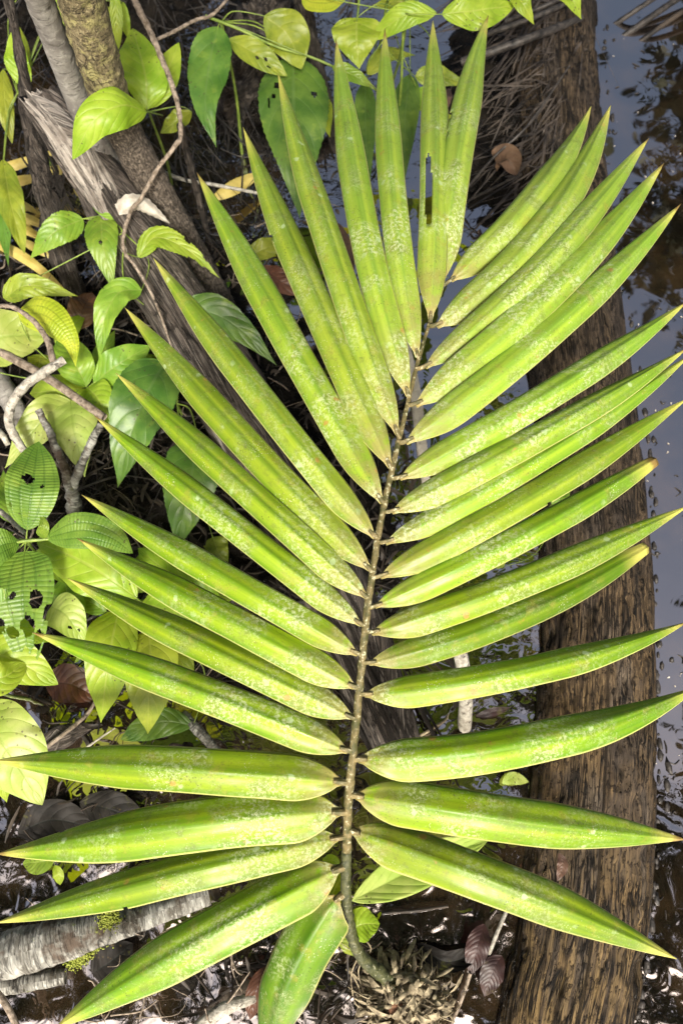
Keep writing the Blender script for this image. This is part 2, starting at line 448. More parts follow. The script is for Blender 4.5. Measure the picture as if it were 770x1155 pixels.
# ------------------------------------------------------------------ object helpers
def link(name, verts, faces, uvs, mat, parent=None, smooth=True):
    me = bpy.data.meshes.new(name)
    me.from_pydata([tuple(v) for v in verts], [], faces)
    if uvs:
        ul = me.uv_layers.new(name='UVMap')
        flat = []
        for f in faces:
            for i in f:
                flat.extend(uvs[i])
        # faces are stored in order, so loops follow the face lists
        ul.data.foreach_set('uv', flat)
    me.polygons.foreach_set('use_smooth', [smooth] * len(me.polygons))
    me.materials.append(mat)
    me.update()
    o = bpy.data.objects.new(name, me)
    COL.objects.link(o)
    if parent:
        o.parent = parent
        o.matrix_parent_inverse = parent.matrix_basis.inverted()
    return o


def tag(o, label, cat, group=None, kind=None):
    o['label'] = label
    o['category'] = cat
    if group:
        o['group'] = group
    if kind:
        o['kind'] = kind
    return o


def empty(name, loc, label, cat, group=None):
    o = bpy.data.objects.new(name, None)
    o.empty_display_size = 0.02
    COL.objects.link(o)
    o.location = loc
    bpy.context.view_layer.update()
    return tag(o, label, cat, group)


def catmull(P, n):
    P = [Vector(p) for p in P]
    if len(P) == 2:
        return [P[0].lerp(P[1], i / n) for i in range(n + 1)]
    # arc-length spaced
    dense = []
    Q = [P[0] * 2 - P[1]] + P + [P[-1] * 2 - P[-2]]
    for i in range(1, len(Q) - 2):
        a, b, c, d = Q[i - 1:i + 3]
        for k in range(16):
            t = k / 16
            dense.append(0.5 * ((2 * b) + (c - a) * t + (2 * a - 5 * b + 4 * c - d) * t * t + (3 * b - a - 3 * c + d) * t ** 3))
    dense.append(P[-1])
    L = [0]
    for i in range(1, len(dense)):
        L.append(L[-1] + (dense[i] - dense[i - 1]).length)
    out, j = [], 0
    for i in range(n + 1):
        s = L[-1] * i / n
        while j < len(L) - 2 and L[j + 1] < s:
            j += 1
        seg = L[j + 1] - L[j]
        out.append(dense[j].lerp(dense[j + 1], (s - L[j]) / seg if seg > 1e-9 else 0))
    return out


def interp(R, t):
    if not isinstance(R, (list, tuple)):
        return R
    x = t * (len(R) - 1)
    i = min(int(x), len(R) - 2)
    return R[i] + (R[i + 1] - R[i]) * (x - i)


class MB:
    def __init__(s):
        s.v, s.f, s.uv = [], [], []

    def tube(s, P, R, seg=8, n=24, amp=0.0, nscale=60.0, squash=1.0, seed=0.0, jag=0.0, stretch=1.0, cap=True):
        """tapered tube along world points P, radii R in metres, rough skin"""
        C = catmull(P, n)
        L = 0.0
        nrm = None
        b0 = len(s.v)
        for i, p in enumerate(C):
            a = C[max(i - 1, 0)]
            b = C[min(i + 1, n)]
            t = (b - a).normalized()
            if nrm is None:
                ref = Z if abs(t.z) < 0.9 else Vector((1, 0, 0))
                nrm = (ref - t * ref.dot(t)).normalized()
            else:
                nrm = (nrm - t * nrm.dot(t)).normalized()
            bi = t.cross(nrm)
            if i:
                L += (p - C[i - 1]).length
            r = interp(R, i / n)
            for k in range(seg + 1):
                th = 2 * PI * k / seg
                c, sn = math.cos(th), math.sin(th)
                rr = r
                if amp:
                    q = Vector((c * r * nscale, sn * r * nscale, L * nscale * stretch + seed * 7.3))
                    rr = r * (1 + amp * mn.fractal(q, 1.0, 2.0, 4, noise_basis='PERLIN_ORIGINAL'))
                off = Vector((0, 0, 0))
                if jag and (i == 0 or i == n):
                    off = t * (jag * mn.noise(Vector((c * 3 + seed, sn * 3, i))) * (1 if i else -1))
                s.v.append(p + nrm * (c * rr * squash) + bi * (sn * rr) + off)
                s.uv.append((L + seed, th * r * 0.999))
        m = seg + 1
        for i in range(n):
            for k in range(seg):
                a = b0 + i * m + k
                s.f.append((a, a + 1, a + m + 1, a + m))
        if cap:
            for i in (0, n):
                ring = [b0 + i * m + k for k in range(seg)]
                c = len(s.v)
                s.v.append(sum((s.v[j] for j in ring), Vector()) / seg)
                s.uv.append((L * i / n + seed, 0))
                for k in range(seg):
                    a, b = ring[k], ring[(k + 1) % seg]
                    s.f.append((a, c, b) if i else (b, c, a))
        return s

    def strip(s, P, wd, n=6, nrm=None, curl=0.0):
        """thin flat shred with a slight fold"""
        C = catmull(P, n)
        b0 = len(s.v)
        nrm = (nrm or Z)
        for i, p in enumerate(C):
            t = (C[min(i + 1, n)] - C[max(i - 1, 0)]).normalized()
            side = t.cross(nrm)
            if side.length < 1e-4:
                side = t.cross(RGT)
            side.normalize()
            u = i / n
            ww = wd * (1 - 0.7 * abs(2 * u - 1) ** 2.5)
            up = side.cross(t)
            for k, q in enumerate((-1, 0, 1)):
                s.v.append(p + side * (ww * q) + up * (curl * ww * (1 - abs(q))))
                s.uv.append((u, (q + 1) / 2))
        for i in range(n):
            for k in range(2):
                a = b0 + i * 3 + k
                s.f.append((a, a + 1, a + 4, a + 3))
        return s

    def blob(s, c, r, amp=0.25, sc=2.0, nu=14, nv=10, squash=(1, 1, 1), seed=0):
        b0 = len(s.v)
        for j in range(nv + 1):
            ph = PI * j / nv
            for i in range(nu):
                th = 2 * PI * i / nu
                d = Vector((math.sin(ph) * math.cos(th), math.sin(ph) * math.sin(th), math.cos(ph)))
                k = 1 + amp * mn.fractal(d * sc + Vector((seed, seed * 2.1, 0)), 1.0, 2.0, 4)
                s.v.append(Vector(c) + Vector((d.x * squash[0], d.y * squash[1], d.z * squash[2])) * (r * k))
                s.uv.append((i / nu * r * 6, j / nv * r * 3))
        for j in range(nv):
            for i in range(nu):
                a, b = b0 + j * nu + i, b0 + j * nu + (i + 1) % nu
                s.f.append((a, a + nu, b + nu, b))
        return s

    def build(s, name, mat, parent=None, smooth=True):
        return link(name, s.v, s.f, s.uv, mat, parent, smooth)


def smooth01(x):
    x = max(0.0, min(1.0, x))
    return x * x * (3 - 2 * x)


def prof_leaflet(u):
    rise = 0.15 + 0.85 * math.sin(min(max(u - .010, 0) / 0.125, 1.0) * PI / 2) ** 0.8
    fall = 1 - .10 * max(0, (u - .15) / .85)
    if u > 0.56:
        q = (u - 0.56) / 0.44
        fall *= (1 - q ** 1.75) * 0.97 + 0.03 * (1 - q)
    return max(0.012, rise * fall)


def prof_ovate(u):
    # rounded base, pointed drip tip
    a = math.sin(PI * min(1, u ** 0.62)) if u < 1 else 0
    b = (1 - u) ** 0.25 if u < 1 else 0
    return max(0.01, a * (0.55 + 0.45 * b)) * 1.02


def prof_elliptic(u):
    a = max(0.0, math.sin(PI * u ** 0.85)) ** 0.85
    return max(0.01, a)


def prof_cut(u):
    # blade with the end torn off
    return max(0.35, prof_leaflet(u * 0.88)) if u > 0.5 else prof_leaflet(u * 0.88)


def blade(name, P, wpx, mat, parent, prof=prof_ovate, nu=28, nv=10, fold=0.15, arch=0.0, roll=0.0, wave=0.0,
          serr=0.0, twist=0.0, holes=(), pleat=0.0, face=0.6, thick=0.0, seed=0.0, label=None, ridge=0.0):
    """leaf blade; P holds (px, py, z); width in picture units; fold > 0 dips along the midrib, < 0 ridges"""
    C = catmull([at(*p) for p in P], nu)
    V, F, UV = [], [], []
    nh = 2 * nv + 1
    for i, p in enumerate(C):
        u = i / nu
        t = (C[min(i + 1, nu)] - C[max(i - 1, 0)]).normalized()
        n0 = (CAM - p).normalized() * face + Z * (1 - face)
        n = (n0 - t * n0.dot(t)).normalized()
        rl = roll + twist * u * u + 0.10 * mn.noise(Vector((u * 2.0, seed * 3.7, 1.3)))
        n = Quaternion(t, rl) @ n
        side = t.cross(n)
        hw = wpx * 0.5 * unit(p) * prof(u)
        for k in range(nh):
            v = (k - nv) / nv
            e = 1.0
            if serr:
                e = 1 - serr * (((u * 26) % 1.0)) * abs(v)
            e *= 1 + 0.035 * mn.noise(Vector((u * 5, seed * 5.1, v)))
            bf = smooth01(u / .10) if thick else 1.0
            h = bf * (fold * (abs(v) ** (1.05 if thick else 1.25)) - arch * v * v)
            if pleat:
                h += pleat * math.cos(v * PI * 3.0 + seed)
            if ridge:
                h += ridge * math.exp(-(v / 0.12) ** 2)
            zz = hw * h
            if wave:
                zz += hw * wave * abs(v) * math.sin(u * 17 + seed * 5 + (1.7 if v > 0 else 0)) + hw * wave * 0.8 * mn.noise(Vector((u * 4, v * 1.5, seed)))
            V.append(p + side * (hw * v * e) + n * zz)
            UV.append((u, (v + 1) / 2))
    for i in range(nu):
        for k in range(nh - 1):
            u, v = (i + 0.5) / nu, (k + 0.5 - nv) / nv
            skip = False
            for (hu, hv, ru, rv) in holes:
                j = 0.35 * mn.noise(Vector((u * 22, v * 8, seed + hu * 9)))
                if ((u - hu) / ru) ** 2 + ((v - hv) / rv) ** 2 < 1 + j * 2:
                    skip = True
                    break
            if not skip:
                a = i * nh + k
                F.append((a, a + 1, a + nh + 1, a + nh))
    o = link(name, V, F, UV, mat, parent)
    if thick:
        md = o.modifiers.new('thickness', 'SOLIDIFY')
        md.thickness = thick
        md.offset = -1
    if label:
        o['label'] = label
    return o


# ------------------------------------------------------------------ the palm
palm = empty('young_palm', at(455, 1118, 0.0), 'young palm whose one long lime green frond rises from a root ball in black water', 'palm')
RP = [(452, 1122, .035), (432, 1100, .055), (410, 1082, .085), (398, 1060, .12), (392, 1030, .165), (390, 1000, .205), (391, 960, .25),
      (393, 900, .31), (398, 850, .345), (404, 790, .375), (409, 735, .40), (415, 680, .42), (424, 620, .435), (433, 570, .445),
      (444, 520, .45), (456, 470, .452), (470, 412, .45), (484, 365, .446), (499, 322, .44)]
rz = lambda y: next((a[2] + (b[2] - a[2]) * (a[1] - y) / (a[1] - b[1]) for a, b in zip(RP, RP[1:]) if b[1] <= y <= a[1]), .44)
MB().tube([at(*p) for p in RP[:7]], [.0120, .0105, .009, .0082, .0075, .0070, .0065], 16, 120, 0.22, 130, seed=2).build('petiole', M['petiole'], palm)
MB().tube([at(*p) for p in RP[6:]], [.0064, .0059, .0054, .0050, .0045, .0040, .0034, .0027, .002], 14, 260, 0.26, 150, seed=3, stretch=.5).build('rachis', M['rachis'], palm)

# base x, base y, tip x, tip y, width, sag (towards the foot of the frond, picture units), height change of the tip
LEFT = [(381, 1010, 300, 1200, 60, -13, -.10), (384, 978, 62, 1160, 62, -6, -.06), (384, 944, -4, 1041, 46, -4, -.06), (386, 915, -4, 963, 56, -6, -.05),
        (388, 882, -6, 858, 51, -2, -.05), (394, 848, 38, 714, 45, -4, -.05), (399, 810, 78, 653, 40, 0, -.05), (402, 776, 89, 608, 38, 0, -.05),
        (405, 739, 94, 559, 36, 0, -.05), (409, 706, 108, 470, 34, 0, -.05), (415, 675, 132, 422, 34, 0, -.05), (419, 644, 142, 348, 36, 5, -.05),
        (424, 608, 174, 292, 36, 2, -.05), (432, 569, 223, 196, 38, 2, -.05), (441, 529, 275, 145, 38, 2, -.05), (449, 492, 314, 84, 37, 3, -.05),
        (461, 449, 379, 46, 36, 11, -.06), (471, 405, 434, 34, 31, 10, -.06), (485, 362, 488, 25, 33, 5, -.06), (498, 320, 550, 19, 36, -7, -.06)]
RIGHT = [(395, 936, 761, 1081, 53, -6, -.05), (399, 897, 772, 947, 50, 4, -.05), (402, 857, 788, 774, 47, 21, -.05), (409, 784, 775, 701, 38, 12, -.05),
         (414, 749, 729, 618, 36, 15, -.06), (417, 715, 775, 571, 36, 9, -.04), (421, 685, 738, 518, 34, 7, -.05), (427, 652, 774, 450, 34, 6, -.05),
         (433, 614, 778, 400, 34, 8, -.05), (440, 579, 775, 392, 33, 3, -.05), (449, 541, 774, 340, 36, 6, -.05), (456, 501, 766, 231, 38, 10, -.05),
         (467, 459, 747, 185, 37, 14, -.05), (478, 416, 730, 157, 37, 12, -.05), (491, 370, 687, 120, 38, 24, -.05), (507, 318, 665, 121, 32, 12, -.05)]
base_stub = MB()
for side, T in ((-1, LEFT), (1, RIGHT)):
    for i, (bx, by, tx, ty, wd, sag, dz) in enumerate(T):
        zb = rz(by) + 0.004
        dx, dy = tx - bx, ty - by
        L = math.hypot(dx, dy)
        bx, by = bx + dx / L * 2, by + dy / L * 2
        nx, ny = -dy / L, dx / L
        if ny < 0 or (abs(ny) < .3 and side * nx > 0 and side < 0):
            nx, ny = -nx, -ny
        jz = random.uniform(-.008, .008) + (-.016 if (side, i) == (1, 4) else 0) + (-.03 if (side, i) == (-1, 0) else 0) + (-.012 if (side, i) in ((-1, 0), (-1, 1)) else 0)
        P = []
        for u in (0, .12, .35, .6, .82, 1):
            q = 4 * u * (1 - u) * sag
            zz = zb + (0.035 * math.sin(PI * min(1, u * 1.15)) + jz * min(1, u * 3)) + dz * u * u + (0 if i else 0)
            P.append((bx + dx * u + nx * q, by + dy * u + ny * q, zz))
        cut = (side, i) in ((1, 4), (1, 6))
        holes = []
        lab = None
        if random.random() < .35:
            for _ in range(random.randint(1, 3)):
                holes.append((random.uniform(.2, .9), random.choice((-1.02, 1.02)), random.uniform(.006, .02), random.uniform(.04, .10)))
        if (side, i) == (-1, 18):
            holes = [(.30, -.42, .09, .26), (.38, -.50, .07, .16), (.30, .42, .09, .26), (.38, .5, .07, .16)][:2]
            lab = 'leaflet with a torn black edged slot'
        if cut:
            lab = 'leaflet with a cut off tip'
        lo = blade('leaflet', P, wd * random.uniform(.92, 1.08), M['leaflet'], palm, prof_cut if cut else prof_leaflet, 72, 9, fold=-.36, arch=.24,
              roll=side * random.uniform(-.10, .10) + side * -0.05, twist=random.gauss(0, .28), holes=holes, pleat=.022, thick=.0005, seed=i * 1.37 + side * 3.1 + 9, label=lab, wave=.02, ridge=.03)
        up = max(0.0, (740 - by) / 420)  # drives the painted sheen: leaflets get paler towards the frond tip
        tint = {(-1, 0): (.50, .62, .9), (1, 4): (.62, .72, .8), (-1, 1): (.86, .92, 1), (-1, 2): (.9, .92, 1)}.get((side, i), (1 + .10 * up, 1 + .07 * up, 1 + 2.2 * up))  # the right leaflet under its neighbour is tinted dark for that shade
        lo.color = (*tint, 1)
        # short swollen stalk joining blade and rachis
        a = min((at(*r) for r in RP), key=lambda q: (q - at(bx, by, zb)).length)
        pr = [at(r[0], r[1], r[2]) for r in RP]
        cc = catmull(pr, 200)
        e = at(bx, by, zb)
        near = min(cc, key=lambda q: (q - e).length)
        k = unit(e)
        MB().tube([near, near.lerp(e, .6) + Z * .001, at(*P[1]) * .22 + e * .78 + Z * .001], [.0046 * wd / 45, .0042 * wd / 45, .0026 * wd / 45], 8, 8, .15, 150).build('leaflet_stalk', M['rachis'], palm)
blade('leaflet', [(397, 1016, .19), (430, 999, .17), (480, 974, .15), (552, 945, .13)], 46, M['pale'], palm, prof_elliptic, 40, 8, fold=.5, arch=.1, thick=.0009,
      label='pale yellow folded leaflet under the lowest right one', seed=4)
# fibrous ball of roots
rb = MB()
rc = at(457, 1128, 0.03)
for i in range(420):
    a = random.uniform(0, 2 * PI)
    e = random.uniform(-.2, 1.3)
    d = Vector((math.cos(a) * math.cos(e), math.sin(a) * math.cos(e), math.sin(e)))
    r0 = random.uniform(.03, .055)
    tw = Vector((random.uniform(-1, 1), random.uniform(-1, 1), random.uniform(-1, .6)))
    p0 = rc + Vector((d.x * 1.15, d.y, d.z * .75)) * r0
    p1 = p0 + d * .010 + tw * .012
    p2 = p1 + d * random.uniform(-.012, .008) + tw * .016 - Z * .012
    rb.strip([p0, p1, p2], random.uniform(.0012, .0055), 6, d, random.uniform(-.8, .8))
rb.blob(rc - Z * .01, .046, .3, 3, 24, 14, (1.1, 1, .8), 3)
for i in range(26):
    a = random.uniform(0, 2 * PI)
    p0 = rc + Vector((math.cos(a) * .04, math.sin(a) * .035, .01))
    p1 = p0 + Vector((math.cos(a) * .02, math.sin(a) * .02, random.uniform(.0, .03)))
    p2 = p1 + Vector((random.uniform(-.03, .03), random.uniform(-.03, .03), random.uniform(-.05, -.01)))
    rb.tube([p0, p1, p2], [.0012, .001, .0006], 5, 8)
rb.build('root_ball', M['fibre'], palm)
MB().blob(at(446, 1137, .055), .012, .15, 4, 16, 12, (1, 1, .8), 1).build('seed', mat_plain('palm_seed', (0.13, 0.06, 0.03), (0.27, 0.14, 0.08), 140, .7, .8), palm)
rt = MB()
for P in ([(404, 1078, .10), (396, 1100, .06), (398, 1125, .02)], [(412, 1060, .11), (418, 1072, .08), (404, 1095, .05), (414, 1130, .01)], [(395, 1095, .07), (406, 1120, .03), (400, 1150, 0)]):
    rt.tube([at(*p) for p in P], [.0013, .0011, .0008], 6, 20, .2, 100)
rt.build('aerial_root', M['fibre'], palm)


# ------------------------------------------------------------------ leafy plants on the left and along the top
def plant(name, label, node, leaves, group=None, root=None, stem_r=.0026, stem_mat='stem', stems=(), cat='plant'):
    """node: (px, py, z) where the stalks meet; leaves: dicts"""
    nd = at(*node)
    ground = Vector((nd.x, nd.y, -.01)) if root is None else at(*root)
    e = empty(name, (ground.x, ground.y, 0), label, cat, group)
    mb = MB()
    mid = ground.lerp(nd, .5) + Vector((random.uniform(-.01, .01), random.uniform(-.01, .01), 0))
    mb.tube([ground, mid, nd], [stem_r * 1.4, stem_r * 1.1, stem_r * .8], 8, 24, .12, 110)
    for (P, r) in stems:
        mb.tube([at(*p) for p in P], r, 8, 30, .12, 110)
    for i, l in enumerate(leaves):
        P = l['P']
        b = at(*P[0])
        t = (at(*P[0]) - at(*P[1])).normalized()
        src = at(*l['from']) if 'from' in l else nd
        if (src - b).length > .004:
            m = (src + b) / 2 + t * ((src - b).length * .25)
            mb.tube([src, m, b, at(*P[1]) * .12 + b * .88], [stem_r * .55, stem_r * .45, stem_r * .4, stem_r * .25], 6, 16, .1, 120)
        kw = {k: v for k, v in l.items() if k not in ('P', 'w', 'm', 'from')}
        kw.setdefault('nu', 34)
        kw.setdefault('nv', 10)
        kw.setdefault('wave', random.uniform(.06, .15))
        kw.setdefault('arch', random.uniform(.0, .2))
        kw.setdefault('fold', random.uniform(.12, .3))
        kw.setdefault('roll', random.uniform(-.2, .2))
        kw.setdefault('seed', i * 1.9 + node[0] * .37)
        blade('leaf', P, l['w'], M[l['m']], e, **kw)
    mb.build('stem', M[stem_mat], e)
    return e


def lf(m, w, *P, **kw):
    return dict(P=list(P), w=w, m=m, **kw)


E = prof_elliptic
plant('broadleaf_shrub', 'shrub with glowing lime leaves, one arched over the broken end of the grey log', (168, 126, .26), [
    lf('lime', 54, (166, 124, .27), (164, 85, .31), (150, 32, .33), prof=E),
    lf('lime', 46, (166, 126, .40), (138, 119, .455), (106, 136, .46), (82, 180, .41), prof=E, fold=.05, arch=.35),
    lf('lime', 30, (168, 122, .26), (184, 92, .29), (202, 48, .31), prof=E),
    lf('olive', 22, (216, 126, .24), (200, 136, .24), (181, 150, .22), prof=E)])
plant('serrated_climber', 'thin climber with a drooping dark green serrated leaf beside the knobby twig', (250, 24, .33), [
    lf('dark', 50, (246, 30, .33), (236, 75, .31), (232, 120, .29), (244, 166, .25), serr=.06, fold=.2, nu=60, label='large dark green hanging leaf'),
    lf('olive', 48, (298, 18, .32), (325, 40, .30), (340, 78, .27), prof=E),
    lf('olive', 28, (258, 44, .31), (290, 62, .30), (324, 86, .27), prof=E, nu=60, nv=14, holes=[(.5, .2, .03, .12), (.62, -.1, .03, .12), (.7, .35, .025, .12)]),
    lf('dark', 84, (331, 64, .25), (331, 120, .24), (334, 180, .21), (338, 246, .16), serr=.05, fold=.12, nu=70, nv=18,
       holes=[(.22, .45, .025, .09), (.3, .55, .02, .06), (.26, -.6, .02, .08), (.34, .7, .03, .06)], label='broad dark green leaf with small holes'),
    lf('green', 20, (375, 75, .28), (400, 86, .27), (424, 100, .25)),
    lf('olive', 22, (362, 108, .22), (366, 130, .21), (372, 155, .2))],
    stems=[([(232, 18, .34), (270, 33, .33), (310, 52, .30), (352, 65, .28), (385, 80, .27), (425, 102, .25)], [.0028, .0026, .0024, .0018])])
plant('heart_leaf_vine', 'lime vine with heart shaped and pointed leaves at the top edge of the photo', (455, 14, .36), [
    lf('lime', 58, (402, 20, .33), (402, 45, .32), (405, 78, .29), label='heart shaped leaf'),
    lf('lime', 27, (492, 14, .36), (455, 18, .36), (416, 46, .31), prof=E, arch=.3),
    lf('olive', 22, (470, 6, .33), (445, 2, .33), (420, 6, .31)),
    lf('lime', 40, (498, 16, .38), (535, 12, .38), (580, 6, .36), prof=E),
    lf('lime', 22, (578, -14, .38), (590, 6, .37), (602, 28, .34)),
    lf('lime', 25, (628, -18, .36), (645, 0, .36), (655, 22, .33)),
    lf('yellow_ribbed', 40, (340, -8, .35), (365, -4, .35), (395, -6, .33)),
    lf('dark', 26, (412, 92, .17), (412, 140, .15), (416, 215, .10)),
    lf('dark', 32, (462, 84, .17), (457, 130, .15), (456, 205, .10)),
    lf('olive', 20, (414, 84, .2), (435, 62, .21), (468, 62, .18)),
    lf('olive', 24, (468, 86, .18), (495, 86, .18), (528, 96, .16)),
    lf('olive', 34, (505, 128, .12), (498, 160, .12), (500, 198, .09)),
    lf('green', 26, (470, 100, .16), (490, 125, .15), (505, 165, .11))],
    stems=[([(458, -10, .36), (457, 20, .33), (452, 60, .24), (440, 100, .1)], [.0035, .0035, .003, .003]),
           ([(437, 0, .34), (430, 40, .26), (424, 80, .12)], [.0025, .0025, .002]),
           ([(405, -10, .36), (404, 10, .34), (402, 24, .33)], [.003, .002, .0015])])
plant('strap_leaf_herb', 'long lime leaves rising past the grey trunk in the upper left corner of the photo', (20, 105, .2), [
    lf('lime', 26, (33, 101, .22), (20, 72, .26), (14, 34, .29), prof=E),
    lf('olive', 20, (4, 78, .2), (6, 120, .18), (14, 162, .14), prof=E),
    lf('olive', 30, (4, 180, .16), (12, 228, .16), (28, 286, .12), prof=E, wave=.2),
    lf('lime', 30, (36, -18, .34), (55, 8, .32), (76, 42, .28)),
    lf('olive', 18, (30, 98, .18), (26, 66, .2), (22, 30, .21), prof=E),
    lf('lime', 14, (129, -14, .34), (132, 25, .30), (134, 56, .26), prof=E),
    lf('lime', 12, (139, 2, .30), (141, 25, .28), (147, 46, .25), prof=E),
    lf('olive', 18, (118, 5, .22), (122, 25, .2), (128, 42, .17), prof=E),
    lf('dark', 20, (2, 215, .12), (4, 250, .11), (10, 300, .09))])
plant('twig_climber', 'climber of small toothed leaves along the crooked twig, one leaf chewed', (140, 262, .24), [
    lf('green', 36, (94, 247, .23), (62, 262, .24), (34, 292, .20), serr=.1, nu=60),
    lf('green', 40, (114, 243, .24), (116, 275, .25), (128, 328, .20), serr=.08, nu=60, nv=14, holes=[(.45, .1, .03, .12)]),
    lf('lime', 28, (156, 290, .24), (176, 268, .26), (212, 282, .25), (248, 314, .21), serr=.1, nu=80, nv=14,
       holes=[(.7, 1.0, .07, .35), (.85, .9, .05, .4), (.55, -.9, .04, .2), (.78, -1, .04, .35)], label='chewed yellow green leaf'),
    lf('green', 34, (160, 327, .23), (134, 330, .25), (118, 360, .24), (112, 406, .19), serr=.06, wave=.16),
    lf('dark', 44, (196, 366, .16), (235, 352, .18), (275, 375, .16), (312, 412, .12), serr=.06),
    lf('green', 18, (138, 246, .24), (118, 236, .25), (98, 224, .24)),
    lf('olive', 14, (128, 232, .24), (128, 220, .25), (132, 206, .25)),
    lf('dark', 34, (238, 427, .1), (270, 440, .11), (308, 474, .08)),
    lf('olive', 30, (4, 336, .2), (34, 322, .22), (88, 334, .19), serr=.08)],
    stems=[([(140, 240, .24), (115, 243, .24), (93, 247, .23)], [.0012, .001, .001])])
plant('pale_herb', 'herb with pale lime veined leaves behind the white crooked branch', (99, 437, .15), [
    lf('pale', 66, (-45, 388, .2), (5, 380, .21), (56, 376, .19), prof=E, fold=.08),
    lf('yellow_ribbed', 42, (20, 352, .25), (52, 356, .27), (78, 382, .26), (86, 414, .22), arch=.35, fold=.1, label='yellow ribbed leaf'),
    lf('green', 42, (98, 436, .16), (86, 412, .19), (66, 380, .18), prof=E),
    lf('lime', 34, (97, 438, .15), (66, 440, .17), (34, 444, .15), prof=E),
    lf('green', 38, (106, 432, .16), (135, 410, .19), (170, 390, .18), prof=E),
    lf('lime', 42, (99, 437, .16), (112, 452, .18), (126, 482, .15)),
    lf('pale', 46, (84, 455, .16), (48, 475, .18), (6, 528, .14)),
    lf('pale', 58, (80, 452, .165), (84, 485, .185), (96, 538, .14)),
    lf('olive', 26, (46, 400, .17), (44, 412, .18), (40, 428, .17)),
    lf('green', 30, (112, 440, .10), (140, 452, .11), (172, 470, .08)),
    lf('lime', 28, (90, 446, .11), (60, 456, .12), (34, 476, .09)),
    lf('green', 26, (130, 425, .08), (150, 408, .09), (182, 402, .07)),
    lf('lime', 24, (66, 392, .12), (78, 372, .13), (98, 352, .11)),
    lf('green', 24, (108, 424, .13), (116, 400, .14), (130, 372, .12))])
plant('dark_leaf_sapling', 'sapling with two large dark green leaves partly under the left leaflets', (200, 455, .10), [
    lf('dark', 74, (187, 408, .22), (168, 440, .24), (148, 490, .22), (133, 550, .16), serr=.05, nu=60),
    lf('dark', 66, (224, 498, .14), (216, 535, .16), (208, 575, .14), (200, 622, .09), serr=.05, nu=60),
    lf('olive', 30, (240, 606, .07), (246, 622, .07), (258, 640, .06))])
plant('ribbed_leaf_shrub', 'small shrub with parallel ribbed leaves, one riddled with large holes', (30, 610, .26), [
    lf('ribbed', 58, (31, 598, .27), (36, 555, .30), (44, 498, .28), prof=E, nu=70, nv=18, holes=[(.52, -.2, .05, .22), (.45, .35, .015, .1), (.25, -.85, .02, .08)], label='ribbed leaf with one hole'),
    lf('ribbed', 42, (52, 607, .26), (92, 598, .29), (125, 606, .28), (150, 624, .24), prof=E, arch=.3),
    lf('ribbed', 74, (28, 622, .26), (26, 660, .28), (28, 710, .26), (36, 765, .20), nu=90, nv=26,
       holes=[(.35, .62, .05, .22), (.36, .30, .03, .1), (.40, -.40, .06, .22), (.48, -.95, .05, .2), (.58, -.15, .08, .30), (.62, .55, .05, .25), (.68, -.7, .08, .25), (.78, .1, .05, .2), (.8, -.5, .06, .25), (.55, .95, .06, .2)],
       label='ribbed leaf riddled with holes'),
    lf('ribbed', 46, (22, 611, .26), (-4, 618, .28), (-40, 650, .25), prof=E),
    lf('green', 14, (46, 606, .26), (50, 594, .28), (46, 578, .28)),
    lf('ribbed', 26, (-12, 604, .2), (0, 606, .21), (16, 600, .2)),
    lf('green', 34, (40, 622, .16), (66, 640, .17), (98, 668, .14)),
    lf('green', 30, (18, 640, .15), (0, 662, .16), (-14, 700, .13)),
    lf('lime', 26, (12, 700, .14), (30, 716, .15), (58, 724, .12)),
    lf('green', 28, (22, 590, .14), (8, 566, .15), (4, 530, .12))],
    stems=[([(18, 612, .26), (30, 610, .262), (56, 608, .26)], [.0025, .003, .002])])
plant('large_leaf_herb', 'herb with broad glossy lime leaves tucked under the left leaflet tips', (157, 677, .2), [
    lf('lime', 66, (155, 675, .21), (120, 650, .24), (82, 628, .24), (42, 612, .20), prof=E, fold=.1, label='broad glossy lime leaf'),
    lf('lime', 44, (160, 680, .2), (190, 690, .23), (238, 724, .2), prof=E),
    lf('lime', 58, (134, 688, .18), (126, 725, .21), (120, 765, .20), (114, 815, .13)),
    lf('olive', 62, (168, 712, .17), (170, 750, .2), (168, 790, .19), (167, 828, .13), wave=.12),
    lf('pale', 44, (58, 684, .14), (76, 695, .16), (98, 730, .13), nu=60, nv=16, holes=[(.6, .3, .03, .12), (.7, -.2, .03, .1)]),
    lf('lime', 56, (252, 704, .15), (205, 660, .17), (156, 618, .15), prof=E),
    lf('green', 36, (72, 650, .12), (78, 676, .12), (92, 706, .10), prof=E),
    lf('dark', 34, (218, 818, .07), (180, 815, .08), (136, 834, .05), prof=E),
    lf('lime', 36, (150, 668, .12), (168, 636, .14), (176, 596, .11)),
    lf('green', 34, (176, 700, .12), (206, 720, .13), (250, 730, .1)),
    lf('lime', 30, (180, 690, .13), (214, 676, .14), (262, 676, .1), prof=E),
    lf('green', 28, (140, 700, .1), (112, 716, .11), (84, 748, .08)),
    lf('olive', 30, (190, 720, .09), (206, 750, .1), (214, 790, .07)),
    lf('green', 26, (120, 690, .1), (96, 676, .11), (66, 668, .09))])
plant('floating_leaf_herb', 'herb with pale lime leaves entering from the left edge below the holed leaf', (-20, 770, .2), [
    lf('lime', 50, (-30, 738, .22), (10, 742, .24), (66, 772, .2), prof=E),
    lf('lime', 40, (-30, 760, .24), (0, 765, .26), (30, 748, .23), prof=E),
    lf('pale', 84, (-34, 800, .2), (5, 840, .23), (48, 908, .18), prof=E, fold=.1),
    lf('lime', 22, (-20, 722, .2), (10, 716, .2), (40, 712, .18), prof=E),
    lf('lime', 40, (-20, 850, .17), (-2, 872, .17), (8, 905, .14))])
